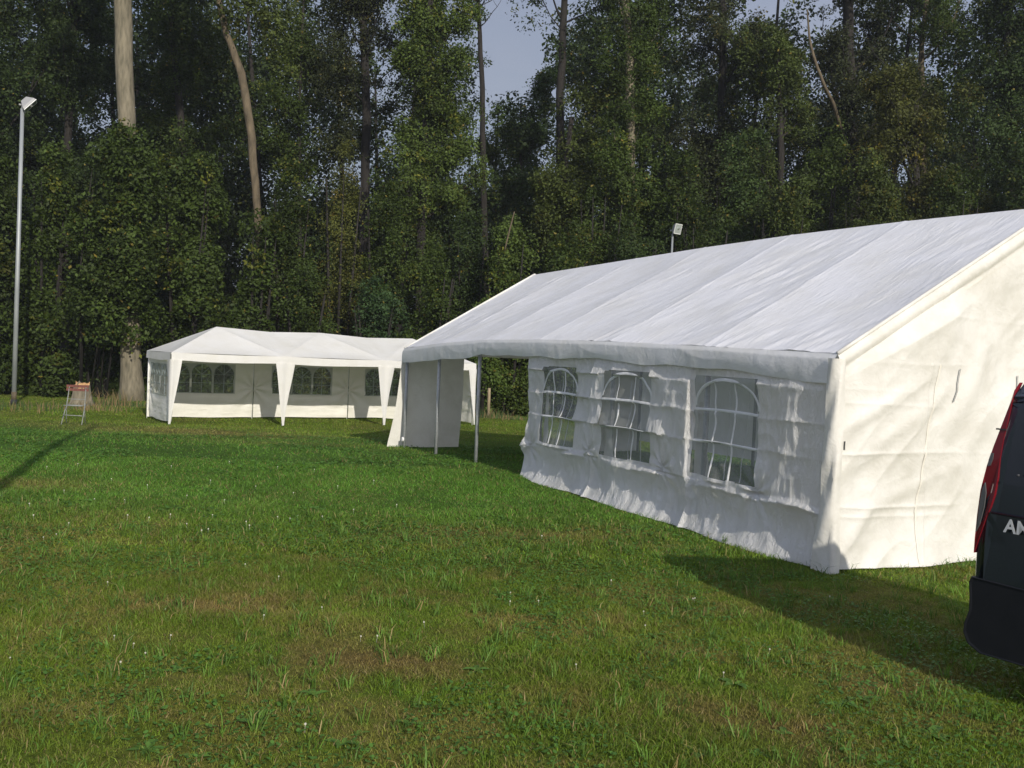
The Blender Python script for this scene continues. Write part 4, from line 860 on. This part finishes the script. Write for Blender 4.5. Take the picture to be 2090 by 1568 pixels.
tree('thin_tree', 'thin grey-green tree with sky showing through, right of the leaning trunk', 605, 47, 62, -40, 420, GREEN*.9, 16, dens=.55, gap=.5, trad=(.12, .05))
tree('dark_tree', 'tall dark open-crowned tree left of the ivy-green column tree', 700, 46, 85, -300, 330, BROWN*.75, 17, dens=.62, gap=.5, trunkpx=[(735, 850), (742, 500), (748, 250), (740, 0), (735, -200)], trad=(.26, .22, .2, .16, .08), limbs=16)
tree('column_tree', 'dense olive-green column tree just left of the patch of open sky', 855, 41.5, 74, -280, 560, GREEN*.85+OLIVE*.3, 18, dens=1.35, nleaf=34)
tree('bare_stemmed_tree', 'slender dark tree with bare forked stem standing in the patch of open sky', 985, 45, 50, -300, 60, DARK, 19, trunkpx=[(1005, 850), (992, 560), (986, 330), (984, 180), (976, 0), (965, -200)], trad=(.17, .15, .13, .12, .09, .04), limbs=22, sparse=2, dens=.55, gap=.55, rc=.3, nleaf=16,
     extra=[(945, 130, 26), (955, 190, 24), (1003, 120, 16), (940, 60, 24)])
tree('small_tree', 'small round dark tree low in the patch of open sky', 1055, 50, 50, 190, 470, DARK*1.1+BLUE*.3, 20, dens=1.0, trad=(.12, .05), gap=.4)
tree('small_tree', 'pale grey-green sapling top right of the bare-stemmed tree', 1010, 54, 40, 200, 500, GREEN*1.2, 38, dens=.6, trad=(.10, .04), gap=.5)
tree('oak_tree', 'dark oak with crooked limbs reaching left over the patch of open sky', 1165, 44, 72, -350, 70, DARK, 21, trunkpx=[(1150, 850), (1146, 500), (1142, 220), (1150, 60), (1160, -200)], trad=(.24, .2, .18, .16, .08), limbs=12, sparse=1, dens=.8, gap=.5, rc=.35, nleaf=20,
     extra=[(1050, 15, 24), (1075, 40, 20), (1095, -20, 34), (1115, 40, 26), (1130, 100, 26), (1200, 60, 46), (1190, 140, 40), (1120, 150, 22)])
tree('olive_tree', 'olive-yellow tree below the oak, right of the open sky', 1160, 42, 78, 215, 560, OLIVE*.8, 22, dens=1.05, gap=.42)
tree('green_tree', 'tall green tree with a pale bare trunk showing at its top', 1285, 41, 84, -250, 560, GREEN*.9, 23, dens=1.05, gap=.42, trunkpx=[(1300, 850), (1290, 400), (1284, 100), (1275, 0), (1268, -200)], trad=(.2, .18, .17, .16, .09), bark='bark')
tree('dark_tree', 'dark thin-crowned tree directly behind the small floodlight, crown against the sky', 1445, 46, 84, -300, 470, BROWN*.8, 24, dens=.72, gap=.5, limbs=16, trad=(.26, .12))
tree('olive_tree', 'dull olive tree right of the small floodlight', 1570, 43, 78, 60, 560, OLIVE*.6+DARK*.3, 25, dens=.95, gap=.45)
tree('dark_tree', 'tall dark tree with a pale crooked limb above the marquee roof', 1720, 45, 110, -330, 500, BROWN*.8, 26, dens=.72, gap=.48, limbs=18, trad=(.34, .28, .18), trunkpx=[(1745, 850), (1740, 400), (1732, 100), (1728, -200)])
tree('yellowing_tree', 'yellowing broad tree above the near end of the marquee roof', 1860, 40, 128, 190, 600, YEL*.62, 27, dens=1.0, gap=.42)
tree('multi_stem_tree', 'pale many-limbed tree with thin foliage at the upper right', 1880, 48, 100, -250, 300, GREEN, 28, dens=.5, gap=.5, limbs=22, bark='bark2', trad=(.2, .14, .08))
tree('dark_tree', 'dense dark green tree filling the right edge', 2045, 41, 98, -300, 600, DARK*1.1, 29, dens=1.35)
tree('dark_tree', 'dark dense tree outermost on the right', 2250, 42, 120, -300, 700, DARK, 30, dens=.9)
tree('green_tree', 'green tree outermost on the left beyond the floodlight pole', -260, 42, 130, -300, 700, GREEN*.7, 31, dens=.9)
# pale limb and broken branches
r_ = trunk_mb([tuple(at(1728, 300, 44.6)), tuple(at(1700, 210, 43.4)), tuple(at(1680, 170, 43)), tuple(at(1662, 120, 43)), tuple(at(1652, 80, 43)), tuple(at(1648, 20, 43.2))], [.09, .075, .07, .065, .05, .03], 5, flare=False).build('dead_limb', M['bark2'], smooth=True); r_.parent = [o for o in bpy.data.objects if o.get('label', '').startswith('tall dark tree with a pale crooked')][0]
# understorey
bush('dark green bush at the far left edge below the floodlight', -20, 35.5, 90, 330, GREEN*.62, 51, name='hazel_bush')
bush('green bush between the floodlight pole and the stump', 95, 36.0, 75, 300, GREEN*.8, 52, name='hazel_bush')
bush('huge dense green bush hiding the middle of the pale trunk', 232, 34.2, 112, 268, GREEN*.85, 53, name='hazel_bush', dens=1.5, ybot=660, taper=.25)
bush('leafy hazel branch mass right in front of the pale trunk, half way up', 262, 34.1, 52, 275, GREEN*.85, 79, name='hazel_bush', dens=2.2, ybot=620, taper=.15)
bush('low dark bush just behind the stump and the pale trunk', 200, 36.6, 90, 560, DARK, 71)
bush('leafy green bush rising over the left peak of the gazebo', 375, 36.2, 95, 300, GREEN*.8, 54, name='hazel_bush', dens=1.5)
bush('dark bush at the foot of the leaning trunk', 520, 36.0, 80, 425, GREEN*.72, 55, name='hazel_bush')
bush('yellowish column-shaped small tree above the middle of the gazebo', 690, 38, 74, 285, YEL*.8, 56, name='hornbeam', cat='small tree', dens=1.4, taper=.5)
bush('green bush behind the gazebo, below the yellowish column tree', 620, 36.3, 80, 560, GREEN*.8, 57)
bush('bluish-green bush behind the right peak of the gazebo', 760, 36.3, 85, 590, BLUE*.95, 58)
bush('dark green bush below the ivy-green column tree', 880, 37.0, 85, 520, GREEN*.8, 59)
bush('dark leafy small tree between the leaning trunk and the yellowish column tree', 585, 37.2, 72, 330, GREEN*.7, 72, name='small_tree', cat='small tree', dens=1.3)
bush('green small tree at the foot of the dark open-crowned tree, right of the yellowish one', 775, 38.5, 72, 360, GREEN*.8, 73, name='small_tree', cat='small tree', dens=1.3)
bush('dark small tree in front of the bare-stemmed tree foot', 960, 38.8, 66, 440, DARK*1.2, 74, name='small_tree', cat='small tree', dens=1.3)
bush('green small tree above the left part of the marquee ridge', 1215, 39.3, 88, 330, GREEN*.75+OLIVE*.1, 75, name='small_tree', cat='small tree')
bush('dark small tree above the middle of the marquee ridge', 1490, 39.6, 90, 290, DARK*1.3, 76, name='small_tree', cat='small tree')
bush('dull green small tree below the dark tree with the pale limb', 1660, 39.5, 88, 260, GREEN*.6+OLIVE*.2, 77, name='small_tree', cat='small tree')
bush('deep green small tree left of the small floodlight', 1370, 39.8, 84, 320, GREEN*.7, 78, name='small_tree', cat='small tree')
bush('low green hedge bush seen through the open marquee bays', 985, 35.2, 62, 610, GREEN*1.15, 60, dens=1.7)
bush('tall green bush with a snapped pale branch left of the marquee ridge', 1045, 36.5, 78, 440, GREEN*.9+OLIVE*.2, 61, dens=1.5)
bush('hedge bush behind the left end of the marquee ridge', 1150, 37, 80, 480, GREEN*.8, 62)
bush('dark bush behind the marquee, left of the small floodlight', 1290, 37.5, 90, 440, DARK*1.2, 63)
bush('dark bush behind the marquee, right of the small floodlight', 1430, 37.5, 90, 400, GREEN*.65, 64)
bush('brownish bush above the middle of the marquee roof', 1590, 37.5, 95, 370, OLIVE*.5+DARK*.4, 65)
bush('olive bush above the marquee roof, below the yellowing tree', 1760, 37.5, 95, 330, OLIVE*.6+DARK*.2, 66)
bush('green bush above the roof towards the right edge', 1930, 37.5, 95, 330, GREEN*.65, 67)
bush('dark bush low at the right edge behind the roof', 2100, 37.5, 95, 300, DARK*1.1, 68)
bush('green bush outermost on the right, beyond the frame of the roof', 2290, 37.5, 110, 350, GREEN*.7, 69)
bush('green bush outermost on the left, left of the floodlight', -210, 36, 110, 330, GREEN*.7, 70)
bb = trunk_mb([tuple(at(1030, 512, 35.6)), tuple(at(1040, 470, 35.5)), tuple(at(1050, 432, 35.5))], [.02, .03, .02], 6, flare=False).build('broken_branch', M['bark2'], smooth=True)
bb.parent = [o for o in bpy.data.objects if o.get('label', '').startswith('tall green bush with a snapped')][0]
# backing woodland: many crowns nobody could tell apart
r = np.random.default_rng(99); bl = []
for k in range(4200):
    Yb = r.uniform(50, 74); px = r.uniform(-900, 3000); zb = r.uniform(0, 22); q = at(px, 700, Yb); 
    py = H0/2 - F*(zb-EYE)/Yb - 60 + (px-1045)*.04
    if 905 < px < 1150 and py < 250: continue
    if 640 < px < 1150 and py < 420 and r.random() < .45: continue
    if py < 380 and r.random() < (.50 if px > 1330 or 560 < px < 900 else .45): continue
    if px > 1330 and py < 520 and r.random() < .12: continue
    rb = r.uniform(1.1, 2.2); bl.append((q[0], Yb, zb, rb, rb, rb*.8))
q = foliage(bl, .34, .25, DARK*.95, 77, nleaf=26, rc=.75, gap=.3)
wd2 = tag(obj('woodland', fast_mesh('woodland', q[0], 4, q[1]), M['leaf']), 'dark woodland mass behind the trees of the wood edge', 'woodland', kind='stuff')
mb = MB(); r2 = random.Random(4)
for k in range(26):
    Yb = r2.uniform(48, 70); x = r2.uniform(-38, 42); 
    pxx = 1045 + x/Yb*F
    if 925 < pxx < 1140: continue
    mb.tube([(x, Yb, -.6), (x+r2.uniform(-.4, .4), Yb, 9), (x+r2.uniform(-1, 1), Yb, 20)], [.24, .17, .06], 7)
tag(mb.build('woodland_trunks', M['bark_dark'], None, True), 'dim trunks deep inside the woodland', 'woodland', kind='stuff')
# the lawn shadow at the left is cast by the added leaning trunk
print('leaves', allleaves, 'wood', len(q[1]))

# faint haze volume added before the wood, imitating a lens veil
hz = mat('veil_haze'); ht = hz.node_tree; ht.nodes.remove(ht.nodes['Principled BSDF']); pv = N(hz, 'ShaderNodeVolumePrincipled'); pv.inputs['Color'].default_value = (.86, .92, 1, 1); pv.inputs['Density'].default_value = .0005; pv.inputs['Anisotropy'].default_value = .2
ht.links.new(pv.outputs[0], ht.nodes['Material Output'].inputs['Volume'])
ho = MB().box((0, 35, 13.3), (260, 120, 29.6)).build('haze', hz); tag(ho, 'thin bluish haze added before the wood to imitate a lens veil', 'haze', kind='stuff')
S.cycles.volume_bounces = 0
